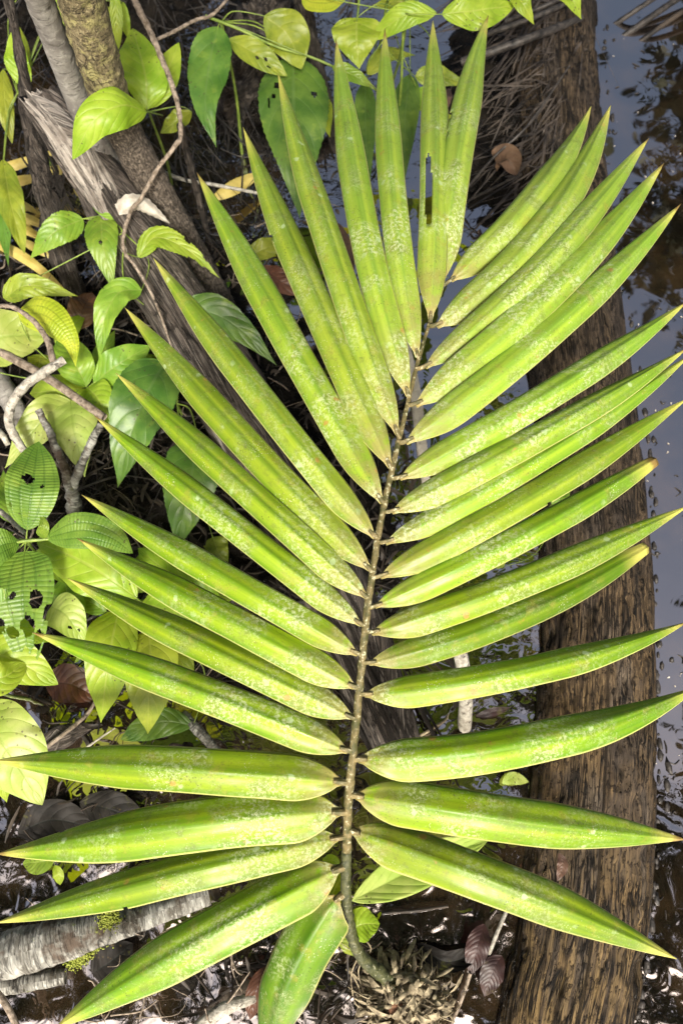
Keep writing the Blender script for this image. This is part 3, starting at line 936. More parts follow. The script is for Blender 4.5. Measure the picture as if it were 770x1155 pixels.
plant('water_seedling', 'tiny green seedling by the black water above the lichen branch', (62, 970, .05), [
    lf('green', 26, (62, 968, .06), (48, 972, .065), (26, 974, .05), prof=E),
    lf('lime', 12, (62, 976, .055), (66, 986, .055), (68, 998, .04), prof=E)], stem_r=.0015)
plant('yellow_seedling', 'small seedling with rounded yellow lime leaves at the foot of the palm stalk', (386, 1044, .11), [
    lf('lime', 36, (390, 1054, .11), (408, 1043, .12), (428, 1042, .1), prof=E),
    lf('lime', 28, (366, 1024, .12), (376, 1006, .13), (388, 984, .12), prof=E),
    lf('olive', 22, (398, 1078, .05), (392, 1060, .06), (380, 1044, .06), prof=E),
    lf('lime', 12, (362, 974, .10), (374, 970, .11), (384, 976, .10), prof=E)], stem_r=.0018)
plant('bank_sprout', 'green sprout between the brown log and the right leaflets', (628, 560, .13), [
    lf('green', 22, (628, 572, .14), (632, 560, .15), (642, 548, .14)),
    lf('green', 20, (574, 496, .13), (580, 484, .14), (592, 476, .13)),
    lf('olive', 14, (566, 640, .12), (562, 632, .13), (560, 618, .12))], stem_r=.0015, root=(600, 600, 0.0))

# ------------------------------------------------------------------ dead frond of straw blades on the left
df = empty('dead_palm_frond', at(40, 300, .05), 'dead yellow palm frond lying in the water behind the rotten post', 'palm frond')
for i, (a, b, c, wd) in enumerate((((-40, 205, .05), (20, 185, .07), (78, 166, .06), 16), ((50, 190, .06), (80, 192, .07), (108, 200, .05), 16), ((-30, 212, .05), (0, 208, .06), (60, 196, .05), 18),
                                   ((-30, 236, .05), (10, 226, .06), (52, 244, .04), 16), ((-10, 230, .05), (30, 246, .06), (72, 262, .04), 16), ((-30, 248, .05), (25, 258, .06), (70, 280, .04), 16),
                                   ((-30, 262, .07), (30, 292, .08), (84, 338, .05), 17), ((20, 268, .05), (45, 282, .06), (72, 296, .04), 14), ((86, 204, .04), (92, 216, .05), (112, 228, .03), 18),
                                   ((240, 222, .04), (262, 210, .05), (292, 194, .04), 18), ((168, 172, .05), (176, 190, .05), (178, 206, .03), 9))):
    blade('leaflet', [a, b, c], wd * .72, M['straw'], df, E, 30, 5, fold=-.3, wave=.05, seed=i * 2.1)
MB().tube([at(-40, 190, .05), at(20, 240, .05), at(80, 320, .03)], [.005, .004, .003], 8, 20, .1, 60).build('rachis', M['straw'], df)
tag(blade('dead_leaf', [(238, 226, .045), (262, 212, .05), (298, 192, .04)], 16, M['straw'], None, E, 30, 5, fold=-.3), 'loose straw yellow palm blade floating left of the upper leaflets', 'dead leaf')


# ------------------------------------------------------------------ logs, trunks and branches
def wood(name, label, cat, P, R, mat, seg=20, n=80, amp=.12, nscale=40, squash=1.0, **kw):
    group = kw.pop('group', None)
    mb = MB().tube([at(*p) for p in P], R, seg, n, amp, nscale, squash, **kw)
    return tag(mb.build(name, M[mat], None), label, cat, group)


# brown fallen log at the right, lying half in the water: left and right edge at each height of the picture
EDGE = [(1330, 540, 690), (1155, 562, 714), (1080, 578, 729), (980, 591, 739), (860, 601, 743), (720, 609, 739), (600, 607, 735), (480, 599, 729),
        (350, 586, 708), (250, 576, 695), (100, 566, 683), (0, 563, 678), (-120, 560, 672)]
LP, LR = [], []
for y, a, b in EDGE:
    p, q = at(a, y, .02), at(b, y, .02)
    LP.append((p + q) / 2 - Z * .03)
    LR.append((q - p).length / 2 * 0.98)
mb = MB()
C = catmull(LP, 420)
Ltot = sum((C[i + 1] - C[i]).length for i in range(420))
seg = 132
for i, p in enumerate(C):
    t = (C[min(i + 1, 420)] - C[max(i - 1, 0)]).normalized()
    sd_ = t.cross(Z).normalized()
    up_ = sd_.cross(t)
    x = i / 420 * (len(LR) - 1)
    k0 = min(int(x), len(LR) - 2)
    r = LR[k0] + (LR[k0 + 1] - LR[k0]) * (x - k0)
    Ls = Ltot * i / 420
    for k in range(seg + 1):
        th = 2 * PI * (k % seg) / seg
        c, sn = math.cos(th), math.sin(th)
        q = Vector((c * 5.0, sn * 5.0, Ls * 3.2))
        g = mn.fractal(q, .9, 2.1, 5)
        q2 = Vector((c * 13.0, sn * 13.0, Ls * 5.0 + 9))
        g2 = mn.noise(q2)
        q3 = Vector((c * 2.2, sn * 2.2, Ls * 9.0 + 4))
        chip = smooth01((mn.fractal(q3, 1, 2, 4) - .08) * 6)
        crackn = abs(mn.noise(Vector((c * 5.0 + 3, sn * 5.0, Ls * 2.4))) + .25 * mn.noise(Vector((c * 16, sn * 16, Ls * 14))))
        ck = smooth01((.045 - crackn) / .045) * smooth01(mn.noise(Vector((c * 2, sn * 2, Ls * 6 + 2))) * 4)
        lump = mn.fractal(Vector((c * 1.3, sn * 1.3, Ls * 2.6 + 1.7)), 1, 2, 3)
        rr = r * (1 + .045 * lump + .05 * g + .03 * g2 - .055 * chip - .12 * ck)
        mb.v.append(p + sd_ * (sn * rr) + up_ * (c * rr * .88))
        mb.uv.append((Ls, th * .1))
for i in range(420):
    for k in range(seg):
        a = i * (seg + 1) + k
        mb.f.append((a, a + seg + 1, a + seg + 2, a + 1))
tag(mb.build('fallen_log', M['log'], None), 'thick brown cracked log half sunk in the water on the right', 'log')

# weathered grey log with a broken end
gl = empty('weathered_log', at(430, 860, 0), 'weathered grey log with a pale broken end running under the frond', 'log')
MB().tube([at(48, 112, .30), at(110, 200, .24), at(185, 320, .165), at(262, 450, .10), at(340, 590, .055), at(400, 720, .02), at(452, 860, -.02)],
          [.040, .052, .062, .066, .068, .066, .06, .05], 72, 200, .16, 38, .75, seed=1.3, jag=.03, stretch=.16).build('trunk', M['weathered'], gl)
MB().tube([at(36, 108, .322), at(72, 150, .30), at(120, 225, .25), at(150, 290, .21)], [.020, .034, .030, .012], 32, 60, .2, 40, .35, seed=4, jag=.03, stretch=.2).build('split_end', M['split'], gl)
MB().tube([at(172, 310, .19), at(205, 385, .15), at(250, 480, .11), at(300, 580, .07)], [.012, .020, .018, .008], 24, 60, .3, 40, .5, seed=6, stretch=.2).build('peeled_strip', M['split'], gl)
fb = MB()
for i in range(120):
    u = random.random()
    x0, y0 = 250 + 190 * u, 430 + 380 * u
    off = random.uniform(-48, 42)
    zz = .13 - .095 * u + random.uniform(-.012, .012) - (abs(off) / 48) ** 2 * .04
    ln = random.uniform(40, 130)
    dx, dy = .46 + random.uniform(-.08, .08), .87
    fb.strip([at(x0 + off, y0, zz), at(x0 + off + dx * ln * .5, y0 + dy * ln * .5, zz + random.uniform(-.005, .01)), at(x0 + off + dx * ln, y0 + dy * ln, zz - .012)], random.uniform(.0008, .0035), 6, None, random.uniform(-.5, .8))
fb.build('bark_fibres', M['fibrous'], gl)

wood('mossy_tree', 'upright trunk with beige mossy bark at the top left, right of the smooth grey one', 'trunk',
     [(72, -70, .72), (92, 0, .60), (112, 70, .48), (132, 130, .36), (165, 195, .24), (215, 290, .10), (262, 385, -.02)], [.034, .034, .033, .032, .034, .038, .042], 'mossy', 40, 160, .10, 60, seed=2)
wood('grey_tree', 'smooth grey upright trunk behind the broken end of the weathered log', 'trunk',
     [(20, -60, .72), (45, 0, .60), (72, 70, .46), (100, 140, .32), (140, 220, .15), (180, 300, -.02)], [.020, .021, .022, .023, .026, .03], 'grey_bark', 32, 120, .06, 40, seed=5)
rp = empty('rotten_post', at(100, 340, 0), 'black rotten upright post with peeling strips beside the straw blades', 'post')
MB().tube([at(8, -10, .44), at(22, 60, .36), at(34, 130, .27), at(52, 220, .16), at(72, 290, .08), at(96, 365, -.02)], [.008, .010, .017, .022, .023, .025], 28, 120, .42, 38, seed=8, stretch=.5, jag=.02).build('core', M['dark_bark'], rp)
ps = MB()
for i in range(46):
    u = random.random()
    x0, y0, z0 = 34 + 40 * u, 130 + 150 * u, .27 - .2 * u
    o1, o2 = random.uniform(-24, 24), random.uniform(-34, 38)
    ps.strip([at(x0 + o1 * .6, y0, z0 + .012), at(x0 + o1 + 6, y0 + 26, z0 - .02), at(x0 + o2 + 14, y0 + random.uniform(30, 70), z0 - .06)], random.uniform(.001, .005), 6, None, random.uniform(-1, 1))
ps.build('peeling_strip', M['dark_bark'], rp)
wood('lichen_tree', 'slim dark trunk with white lichen flecks above the holed dark leaf', 'trunk',
     [(318, -60, .34), (340, 0, .24), (352, 50, .16), (366, 110, .07), (384, 180, -.02)], [.017, .016, .015, .015, .017], 'dark_bark', 24, 100, .25, 60, seed=9)
st = MB()
sc_ = at(272, 95, .0)
st.blob(sc_, .082, .55, 2.6, 60, 44, (.85, 1.5, 1.25), 5)
st.blob(at(300, 30, .02), .06, .55, 2.6, 50, 36, (1.1, 1.2, 1.1), 8)
tag(st.build('rotten_stump', M['dark_bark'], None), 'black crumbling stump behind the hanging serrated leaf', 'stump')

# twigs
wood('knobby_twig', 'long crooked pale brown twig hanging in front of the weathered log', 'twig',
     [(146, -20, .42), (153, 2, .41), (176, 50, .37), (199, 111, .33), (204, 152, .31), (198, 164, .305), (179, 189, .29), (160, 222, .275), (147, 240, .27), (139, 278, .26), (158, 308, .245), (176, 342, .22), (196, 398, .16)],
     [.0062, .0055, .0048, .004, .0036, .0032, .0024, .002], 'twig', 12, 220, .32, 90, seed=11)
wood('forked_twig', 'brown twig reaching right from the knobby twig to the green climber', 'twig', [(174, 46, .37), (195, 36, .36), (222, 22, .35), (240, 16, .35), (268, -14, .36)], [.003, .0035, .003, .002], 'twig', 10, 60, .3, 100, seed=12)
wood('grey_stalk', 'thin grey mossy stalk below the hanging serrated leaf', 'twig', [(203, 140, .27), (214, 185, .19), (226, 230, .10), (238, 282, .0)], [.007, .007, .0065, .006], 'dark_bark', 14, 80, .35, 70, seed=13)
wood('silver_stick', 'thin silvery stick lying across the water left of the upper leaflets', 'stick', [(176, 190, .06), (205, 202, .06), (245, 209, .055), (292, 218, .05)], [.0042, .004, .004, .0032], 'pale_twig', 12, 60, .12, 60, seed=14)
cb = empty('crooked_branch', at(30, 515, 0), 'white crooked branch curving in front of the pale herb', 'branch')
MB().tube([at(*p) for p in [(36, 520, .18), (18, 494, .21), (10, 472, .235), (16, 452, .255), (30, 434, .27), (50, 420, .275), (73, 406, .275)]], [.0062, .0075, .008, .0078, .0078, .0078, .0068], 14, 140, .16, 80, seed=15).build('main_branch', M['pale_twig'], cb)
MB().tube([at(*p) for p in [(62, 413, .275), (54, 384, .28), (38, 362, .29), (14, 346, .29), (-10, 346, .28)]], [.0062, .005, .004, .003], 12, 80, .22, 80, seed=16).build('side_branch', M['twig'], cb)
wood('brown_stick', 'straight brown stick with a pale sawn end crossing the pale herb', 'stick', [(-20, 386, .19), (50, 424, .205), (118, 471, .2)], [.0078, .0078, .0072], 'twig', 14, 60, .08, 50, seed=17)
kb = empty('knobby_branch', at(85, 600, 0), 'short upright knobby branch with forked top above the ribbed leaves', 'branch')
MB().tube([at(*p) for p in [(88, 610, .02), (84, 575, .09), (80, 548, .13), (70, 520, .17), (58, 492, .2), (44, 462, .22)]], [.013, .013, .0125, .0085, .0065, .006], 16, 120, .35, 75, seed=18).build('main_branch', M['lichen_bark'], kb)
MB().tube([at(*p) for p in [(82, 548, .13), (92, 524, .165), (106, 494, .19), (114, 478, .2)]], [.009, .0075, .0072, .006], 14, 60, .3, 80, seed=19).build('side_branch', M['lichen_bark'], kb)
wood('beige_stick', 'beige straight stick pointing at the ribbed shrub node', 'stick', [(-20, 562, .18), (5, 580, .2), (29, 602, .215)], [.0045, .0045, .0035], 'pale_twig', 10, 40, .12, 60, seed=20)
wood('grey_root', 'grey round root at the left edge under the brown stick', 'root', [(-30, 400, .03), (5, 440, .06), (22, 480, .04), (20, 540, .0)], [.022, .024, .018, .012], 'grey_bark', 20, 60, .12, 50, seed=21)
wood('white_root', 'thin white root at the left edge beside the crooked branch', 'root', [(-15, 475, .12), (2, 490, .13), (10, 502, .12)], [.006, .006, .005], 'pale_twig', 10, 30, .2, 70, seed=22)
lb = empty('lichen_branch', at(60, 1062, 0), 'thick fallen branch covered in white lichen in the lower left corner of the photo', 'branch')
MB().tube([at(*p) for p in [(-60, 1098, .05), (0, 1080, .055), (60, 1063, .06), (130, 1043, .055), (180, 1027, .045), (235, 1008, .03)]], [.035, .034, .032, .025, .020, .018], 40, 180, .10, 45, seed=23).build('main_branch', M['lichen_bark'], lb)
mo = MB()
for i in range(2600):
    u = random.random()
    px, py = 128 - 46 * u + random.gauss(0, 7 - 4 * abs(u - .5)), 1032 + 56 * u + random.gauss(0, 4)
    c = at(px, py, .090 - .068 * u + random.uniform(-.004, .005))
    mo.blob(c, random.uniform(.0006, .0020), .6, 3, 5, 3, (1, 1, .9), i)
mo.build('moss', M['moss'], lb)
wood('lichen_stick', 'thinner lichen white stick lying just below the thick lichen branch', 'stick', [(-30, 1118, .025), (20, 1110, .03), (74, 1101, .025)], [.0135, .0135, .012], 'lichen_bark', 20, 60, .12, 60, seed=24)
wood('bleached_root', 'bleached white root tip beside the lowest leaflet at the bottom edge', 'root', [(205, 1180, .05), (238, 1148, .055), (262, 1134, .055), (300, 1120, .03)], [.010, .0105, .0095, .007], 'pale_twig', 16, 50, .15, 60, seed=25)
wood('slanting_stick', 'brown stick slanting through the bottom left corner of the photo', 'stick', [(-12, 1108, .06), (8, 1135, .07), (30, 1180, .06)], [.005, .005, .0045], 'twig', 10, 30, .15, 70, seed=26)
wood('white_post', 'short whitish stick standing in the water between the frond stalk and the brown log', 'stick', [(508, 690, .16), (519, 738, .10), (525, 780, .05), (523, 830, -.02)], [.0118, .0122, .0122, .0125], 'pale_twig', 20, 60, .06, 50, seed=27)
wood('white_stick', 'white stick lying behind the upper part of the frond stalk', 'stick', [(456, 385, .10), (468, 440, .09), (475, 500, .07), (482, 560, .04)], [.009, .011, .0105, .008], 'sheath', 18, 50, .08, 40, .5, seed=28)
wood('thin_root', 'thin curved brown root over the black water left of the lower leaflets', 'root', [(40, 852, .03), (72, 828, .045), (98, 806, .05), (112, 784, .045)], [.0038, .0036, .0034, .0026], 'twig', 10, 50, .2, 70, seed=29)
wood('pointed_twig', 'straight pale twig sticking out above the long horizontal left leaflet', 'twig', [(86, 852, .03), (108, 836, .04), (130, 821, .045)], [.0022, .002, .0014], 'pale_twig', 8, 20, .15, 70, seed=30)
wood('driftwood_chip', 'grey splintered driftwood piece under the thin curved root', 'driftwood', [(36, 846, .012), (66, 832, .022), (104, 818, .01)], [.014, .018, .006], 'weathered', 20, 50, .4, 60, .5, seed=31, jag=.02, stretch=.3)
wood('mossy_twig', 'short lichen spotted twig below the fourth left leaflet group', 'twig', [(206, 806, .06), (222, 822, .065), (240, 842, .06), (262, 870, .02)], [.009, .0085, .008, .007], 'lichen_bark', 14, 40, .25, 70, seed=32)
wood('white_twig', 'white twig poking from the water next to the purple dead leaves', 'twig', [(574, 1020, .03), (562, 1048, .035), (551, 1076, .02)], [.0032, .0032, .003], 'pale_twig', 10, 24, .1, 70, seed=33)
wood('grey_twig', 'grey stem slanting below the purple dead leaves', 'twig', [(530, 1098, .02), (522, 1122, .015), (506, 1162, .01)], [.003, .003, .003], 'twig', 8, 24, .1, 70, seed=34)
wood('curved_root', 'thin pale curved root floating left of the white stick in water', 'root', [(473, 830, .01), (487, 822, .014), (502, 812, .01), (505, 806, .006)], [.0028, .003, .0026, .0016], 'fibre', 8, 24, .2, 70, seed=35)
wood('wet_root', 'knobby wet brown root in the water above the purple leaves', 'root', [(430, 1030, .01), (470, 1027, .016), (505, 1022, .012)], [.003, .003, .0022], 'litter', 8, 30, .3, 90, seed=36)
wood('black_twig', 'thin black twig leaning over the brown log at the upper right', 'twig', [(528, 210, .06), (560, 174, .13), (594, 142, .17), (642, 74, .19)], [.003, .0028, .0024, .0016], 'black_twig', 8, 60, .2, 60, seed=37)
wood('side_twig', 'short dark twig under the tan dead leaf beside the brown log', 'twig', [(528, 226, .03), (556, 212, .08), (588, 196, .12)], [.003, .0028, .002], 'black_twig', 8, 30, .2, 60, seed=38)
for i, (P, r, lab) in enumerate((
        ([(520, 70, .13), (560, 56, .16), (610, 38, .17), (655, 20, .15)], .0085, 'thickest black stalk lying across the brown log at the top'),
        ([(540, 42, .10), (600, 20, .15), (660, -6, .14)], .006, 'black stalk parallel to and above the thickest one'),
        ([(570, 24, .10), (620, 4, .15), (668, -18, .13)], .005, 'slim black stalk at the top edge above the brown log'),
        ([(688, 52, -.02), (735, 18, .02), (830, -46, .06)], .0075, 'black stalk leaning into the water in the top right corner'),
        ([(706, 58, -.02), (750, 26, .02), (840, -36, .06)], .006, 'black stalk nearest to the water in the top right corner'),
        ([(680, 36, -.02), (725, 6, .03), (800, -44, .06)], .006, 'uppermost black stalk in the top right corner'))):
    wood('palm_stalk', lab, 'stalk', P, [r, r * 1.05, r, r * .8], 'black_twig' if i != 4 else 'litter', 12, 60, .15, 60, seed=40 + i, group='black stalks by the brown log')


# dead leaves
def dead(label, P, wd, mat, **kw):
    kw.setdefault('wave', .12)
    tag(blade('dead_leaf', P, wd, M[mat], None, prof=E, nu=32, nv=9, seed=P[0][0] * .1, **kw), label, 'dead leaf')


dead('brown dead leaf floating on black water left of the lime herb', [(52, 770, .02), (80, 772, .035), (112, 788, .02)], 44, 'brown_leaf', fold=.3)
dead('reddish brown dead leaf behind the toothed green leaf', [(86, 372, .1), (94, 350, .12), (104, 330, .1)], 34, 'brown_leaf')
dead('tan curled dead leaf on the litter left of the brown log', [(560, 186, .10), (572, 180, .13), (582, 198, .11)], 26, 'tan_leaf', fold=.9)
dead('purple wet dead leaf, left of the pair by the brown log', [(546, 1042, .02), (538, 1068, .03), (530, 1100, .015)], 26, 'purple_leaf', fold=.2)
dead('purple wet dead leaf, right of the pair by the brown log', [(566, 1078, .02), (556, 1094, .025), (546, 1124, .01)], 26, 'purple_leaf', fold=.2)
dead('dark grey dead leaf under the lichen branch', [(104, 1098, .02), (125, 1085, .035), (150, 1064, .02)], 48, 'grey_leaf', fold=.2)
dead('grey wet dead leaf below the third left leaflet', [(20, 940, .01), (60, 925, .02), (110, 935, .008)], 46, 'grey_leaf')
dead('long grey dead leaf beside the grey wet one', [(90, 905, .012), (130, 915, .025), (172, 935, .01)], 40, 'grey_leaf')
dead('black wet leaf sunk next to the root ball', [(470, 1064, .008), (505, 1085, .018), (552, 1066, .006)], 22, 'grey_leaf', fold=.6)
dead('reddish feathery leaf in the water right of the white stick', [(536, 808, .004), (556, 803, .007), (576, 798, .004)], 10, 'purple_leaf')
dead('tan withered strip hanging among the upper leaflets', [(372, 250, .12), (388, 275, .14), (400, 305, .12)], 16, 'tan_leaf', fold=.6)
dead('brown withered leaf on the bank beneath the upper left leaflets', [(296, 300, .08), (318, 318, .09), (352, 330, .07)], 26, 'brown_leaf')
dead('yellow fading leaf lying on dark twigs below the silver stick', [(276, 290, .06), (300, 280, .07), (322, 272, .06)], 24, 'olive')
dead('pale brown leaf scrap lying against the brown log edge', [(630, 962, .1), (634, 976, .102), (628, 994, .1)], 12, 'tan_leaf', fold=.2)
dead('pinkish leaf strip floating among the top leaflets', [(506, 100, .06), (500, 118, .07), (494, 138, .05)], 14, 'tan_leaf')
dead('brown curled leaf beside the bleached root', [(300, 1090, .04), (290, 1115, .05), (282, 1150, .03)], 22, 'brown_leaf', fold=.5)
dead('cream drifting leaf by the brown log edge', [(566, 884, .01), (578, 878, .014), (596, 882, .008)], 14, 'pale')
sh = blade('dry_sheath', [(122, 268, .21), (136, 242, .25), (156, 230, .262), (192, 252, .22)], 22, M['sheath'], None, E, 40, 9, fold=-.7, arch=.2, wave=.2, serr=.2, roll=.4)
tag(sh, 'white dry leaf sheath wrapped over the weathered log', 'dead leaf')

# ------------------------------------------------------------------ ground: mud bank and water
def bank_h(x, y):
    """height of the mud above or below the water"""
    d = CAM - Vector((x, y, 0))
    q = Vector((x, y, 0)) - CAM
    zc = q.dot(FWD)
    px, py = 385 + FPX * q.dot(RGT) / zc, 577.5 - FPX * q.dot(UPV) / zc
    m = -0.6
    for (cx, cy, rx, ry, sl, k) in ((250, 545, 215, 295, .22, 1), (130, 865, 190, 95, 0, .10), (300, 1105, 250, 95, 0, .09), (500, 1090, 80, 120, 0, .06), (560, 120, 75, 150, 0, 1), (290, 75, 75, 110, 0, .8), (10, 20, 70, 60, 0, .6), (40, 500, 120, 300, 0, .7), (180, 10, 60, 40, 0, .6), (430, 930, 70, 110, 0, .06)):
        m = max(m, k * (1 - math.hypot((px - cx - (py - cy) * sl) / rx, (py - cy) / ry)))
    return -.024 + .07 * smooth01((m + .22) * 1.15) + .020 * mn.fractal(Vector((x * 18, y * 18, 0)), .9, 2, 5) - .03 * smooth01(-m * 1.5)


N1 = 300
V, F = [], []
X0, X1, Y0, Y1 = -1.3, 1.5, -.6, 2.6
for j in range(N1 + 1):
    for i in range(N1 + 1):
        x, y = X0 + (X1 - X0) * i / N1, Y0 + (Y1 - Y0) * j / N1
        V.append((x, y, bank_h(x, y)))
for j in range(N1):
    for i in range(N1):
        a = j * (N1 + 1) + i
        F.append((a, a + 1, a + N1 + 2, a + N1 + 1))
link('mud_bank', V, F, None, M['mud'])['kind'] = 'structure'
S = 60
link('swamp_bed', [(-S, -S, -.12), (S, -S, -.12), (S, S, -.12), (-S, S, -.12)], [(0, 1, 2, 3)], None, M['mud'], smooth=False)['kind'] = 'structure'
link('water', [(-S, -S, 0), (S, -S, 0), (S, S, 0), (-S, S, 0)], [(0, 1, 2, 3)], None, M['water'], smooth=False)['kind'] = 'structure'

# litter: shreds, broken twigs and leaf scraps that nobody could count
lt = MB()
random.seed(21)


def scatter(n, box, ang, rng, mb, tubes=.4, zoff=.006, zvar=.02, wmax=.004):
    c = 0
    while c < n:
        px, py = random.uniform(box[0], box[2]), random.uniform(box[1], box[3])
        p = at(px, py, 0)
        h = max(bank_h(p.x, p.y), 0)
        if h <= 0 and random.random() < .75:
            c += 1
            continue
        a = random.gauss(ang, rng)
        l = random.uniform(.012, .07)
        d = Vector((math.cos(a), math.sin(a), random.uniform(-.2, .2)))
        p.z = h + zoff + random.uniform(0, zvar)
        m = p + d * (l * .5) + Vector((random.uniform(-.006, .006), random.uniform(-.006, .006), random.uniform(-.002, .008)))
        if random.random() < tubes:
            r = random.uniform(.0006, .0022)
            mb.tube([p, m, p + d * l], [r, r, r * .7], 5, 6, .2, 90)
        else:
            mb.strip([p, m, p + d * l], random.uniform(.001, wmax), 5, Vector((random.uniform(-.5, .5), random.uniform(-.5, .5), 1)), random.uniform(-.6, .6))
        c += 1


scatter(1500, (90, 250, 470, 820), 2.1, .9, lt)
scatter(240, (180, 1020, 420, 1160), .8, 1.2, lt)
scatter(220, (-20, 700, 200, 960), .6, .9, lt)
scatter(260, (-20, 380, 180, 700), .6, 1.2, lt)
scatter(420, (150, 0, 420, 300), 1.7, .7, lt)
scatter(300, (-20, 0, 150, 380), 1.7, .7, lt)
tag(lt.build('leaf_litter', M['litter'], None), 'dark litter of broken twigs and leaf shreds on the mud', 'litter', kind='stuff')
gs = MB()
for i in range(620):
    px, py = random.uniform(535, 668), random.uniform(-30, 240)
    # lies on the left flank and crown of the log
    if px - 540 < (py - 120) * .5 or (px > 640 and py > 60):
        continue
    u = (px - 622) / 60
    zz = max(.02, .085 - .05 * u * u) + random.uniform(.0, .014)
    a = math.radians(random.gauss(40, 24))
    l = random.choice((12, 18, 25, 40, 60, 85))
    gs.strip([at(px, py, zz), at(px - math.cos(a) * l * .5, py + math.sin(a) * l * .5, zz + random.uniform(-.004, .008)), at(px - math.cos(a) * l, py + math.sin(a) * l, zz - random.uniform(0, .03))],
             random.choice((.0006, .0009, .0013, .002, .0032)), 6, None, random.uniform(-.4, .9))
tag(gs.build('palm_fibre_litter', M['grey_strips'], None), 'grey shreds of dead palm fibre heaped on the top of the brown log', 'litter', kind='stuff')
bt = MB()
for i in range(330):
    if i < 130:
        px, py, a = random.uniform(180, 330), random.uniform(0, 290), random.gauss(1.9, .5)
    elif i < 240:
        px, py, a = random.uniform(-20, 190), random.uniform(-20, 420), random.gauss(1.3, .8)
    else:
        px, py, a = random.uniform(-20, 240), random.uniform(400, 800), random.gauss(.8, .9)
    z0 = random.uniform(.0, .07)
    l = random.uniform(.05, .17)
    p = at(px, py, z0)
    d = Vector((math.cos(a), math.sin(a), random.uniform(-.1, .4)))
    bend = Vector((random.gauss(0, .12), random.gauss(0, .12), random.gauss(0, .08))) * l
    r = random.choice((.0008, .0011, .0015, .0022))
    bt.tube([p, p + d * l * .5 + bend, p + d * l + bend * .6], [r * 1.2, r, r * .5], 5, 10, .25, 90)
    if random.random() < .5:
        q = p + d * l * .5 + bend
        bt.tube([q, q + Vector((random.gauss(0, 1), random.gauss(0, 1), .3)).normalized() * l * .35], [r * .8, r * .4], 5, 5, .2, 90)
tag(bt.build('black_brushwood', M['black_twig'], None), 'tangle of fine black brushwood among the trunks and herbs on the left', 'brushwood', kind='stuff')
tw = MB()
for i in range(240):
    if i < 150:
        px, py = random.uniform(-10, 230), random.uniform(240, 800)
    elif i < 200:
        px, py = random.uniform(200, 440), random.uniform(230, 480)
    else:
        px, py = random.uniform(60, 420), random.uniform(1040, 1160)
    a = random.uniform(0, PI)
    l = random.uniform(.02, .09)
    p = at(px, py, random.uniform(.015, .075))
    d = Vector((math.cos(a), math.sin(a), random.uniform(-.2, .3)))
    r = random.choice((.0006, .0008, .0012, .0018))
    bend = Vector((random.gauss(0, .15), random.gauss(0, .15), 0)) * l
    tw.tube([p, p + d * l * .5 + bend, p + d * l], [r, r, r * .5], 5, 8, .3, 100)
tag(tw.build('twig_litter', M['twig'], None), 'loose pale brown twigs strewn under the herbs and the frond', 'litter', kind='stuff')
fl = MB()
for i in range(70):
    px, py = random.uniform(690, 790), random.uniform(20, 900)
    p = at(px, py, .0012)
    a = random.uniform(0, PI)
    l = random.uniform(.0015, .006)
    d = Vector((math.cos(a), math.sin(a), 0))
    fl.strip([p, p + d * l * .5 + Z * .0006, p + d * l], l * .22, 3)
tag(fl.build('floating_specks', M['sheath'], None), 'pale specks floating on the calm water', 'debris', kind='stuff')


cr = MB()
for i in range(150):
    # along the right waterline of the log, thinning outwards
    py = random.uniform(10, 1150)
    e = next((b[2] + (a[2] - b[2]) * (py - b[0]) / (a[0] - b[0]) for a, b in zip(EDGE, EDGE[1:]) if b[0] <= py <= a[0]), 720)
    out = random.expovariate(1 / 3.0) if i < 100 else random.uniform(4, 60)
    p = at(e + out, py, .0015)
    if i < 100:
        cr.blob(p, random.uniform(.0015, .0055), .6, 2.5, 7, 5, (1, random.uniform(1, 2.6), .6), i)
    else:
        a = random.uniform(0, 2 * PI)
        l = random.uniform(.006, .022)
        d = Vector((math.cos(a), math.sin(a), 0))
        n_ = Vector((-d.y, d.x, 0))
        cr.tube([p, p + d * l * .5 + n_ * l * random.uniform(-.5, .5), p + d * l + n_ * l * random.uniform(-.3, .3)], [.0008, .0013, .0006], 5, 8, .4, 120)  # added curls imitate small dark reflection marks on the calm water
tag(cr.build('crumbs_and_reflection_curls', M['black_twig'], None), 'black bark crumbs and added curls imitating dark reflections, floating along the brown log', 'debris', kind='stuff')


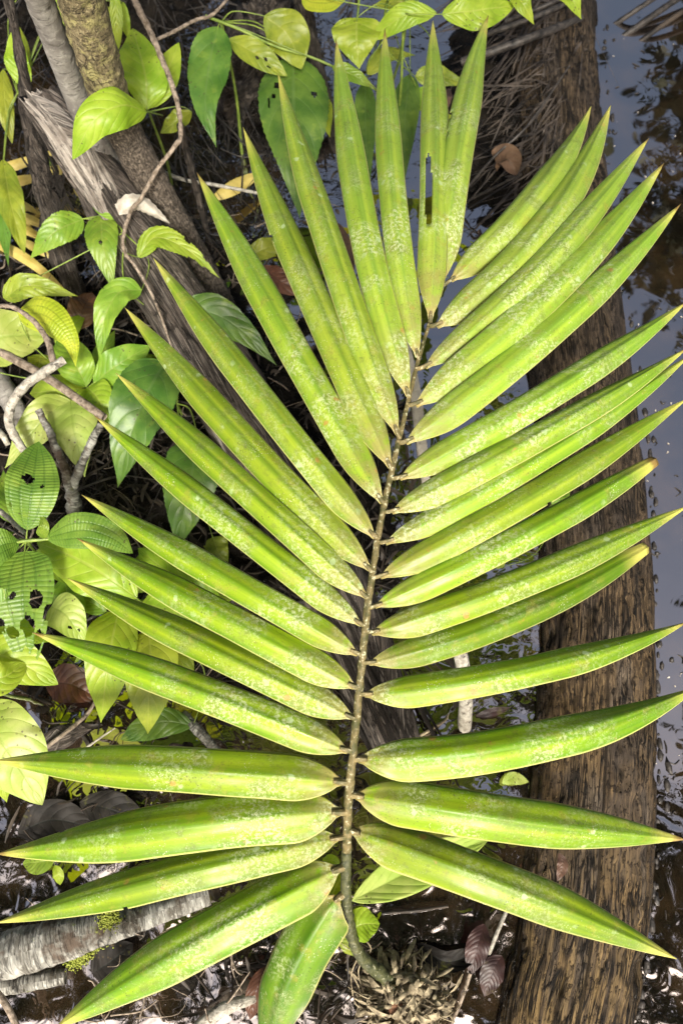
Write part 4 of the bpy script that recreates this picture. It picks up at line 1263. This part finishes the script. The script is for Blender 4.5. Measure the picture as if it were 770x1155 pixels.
# ------------------------------------------------------------------ trees of the swamp forest that the water mirrors
def tree(label, base, crown, rad, n, seed):
    random.seed(seed)
    e = empty('swamp_tree', base, label, 'tree', 'swamp trees around the pool')
    b, c = Vector(base), Vector(crown)
    MB().tube([b, b.lerp(c, .5) + Vector((.15, -.1, 0)), c], [.14, .10, .05], 12, 30, .1, 4).build('trunk', M['bark'], e)
    mb = MB()
    clumps = []
    for i in range(26):
        d = Vector((random.gauss(0, 1), random.gauss(0, 1), random.gauss(0, 1))).normalized() * random.random() ** .4
        clumps.append(c + Vector((d.x * rad[0], d.y * rad[1], d.z * rad[2])))
    br = MB()
    for q in clumps:
        br.tube([b.lerp(c, random.uniform(.5, 1)), b.lerp(c, .9).lerp(q, .5) - Z * .1, q], [.03, .02, .008], 6, 8, .1, 8)
    br.build('limb', M['bark'], e)
    for i in range(n):
        q = random.choice(clumps)
        p = q + Vector((random.gauss(0, 1), random.gauss(0, 1), random.gauss(0, .8))) * (rad[0] * .24)
        d = Vector((random.gauss(0, 1), random.gauss(0, 1), random.gauss(-.4, .6))).normalized()
        l = random.uniform(.10, .22)
        mb.strip([p, p + d * l * .5 + Z * .02, p + d * l], l * .24, 3, Vector((random.gauss(0, .5), random.gauss(0, .5), 1)))
    mb.build('crown', M['canopy'], e)


tree('dense tree standing beyond the pool to the right, mirrored in the calm water', (3.9, 5.6, 0), (3.9, 5.4, 3.9), (1.35, 1.3, 2.1), 5200, 3)
tree('tree standing beyond the pool to the left, mirrored between the trunks', (-2.6, 6.8, 0), (-2.3, 6.2, 4.6), (2.2, 1.6, 2.0), 6000, 4)
tree('unseen tree left of the pool, crown widened over the lichen branch against sky glare', (-3.4, .6, 0), (-2.1, .5, 5.5), (1.8, 2.0, .8), 9000, 6)  # out-of-view crown enlarged so the water mirrors less bright zenith sky
tree('unseen tree behind the viewer, crown spread over the root ball to block overhead sky', (2.9, -1.6, 0), (.9, -.75, 5.2), (2.1, 1.0, .7), 7000, 5)  # unseen crown stretched overhead to keep sky glare off the water by the palm
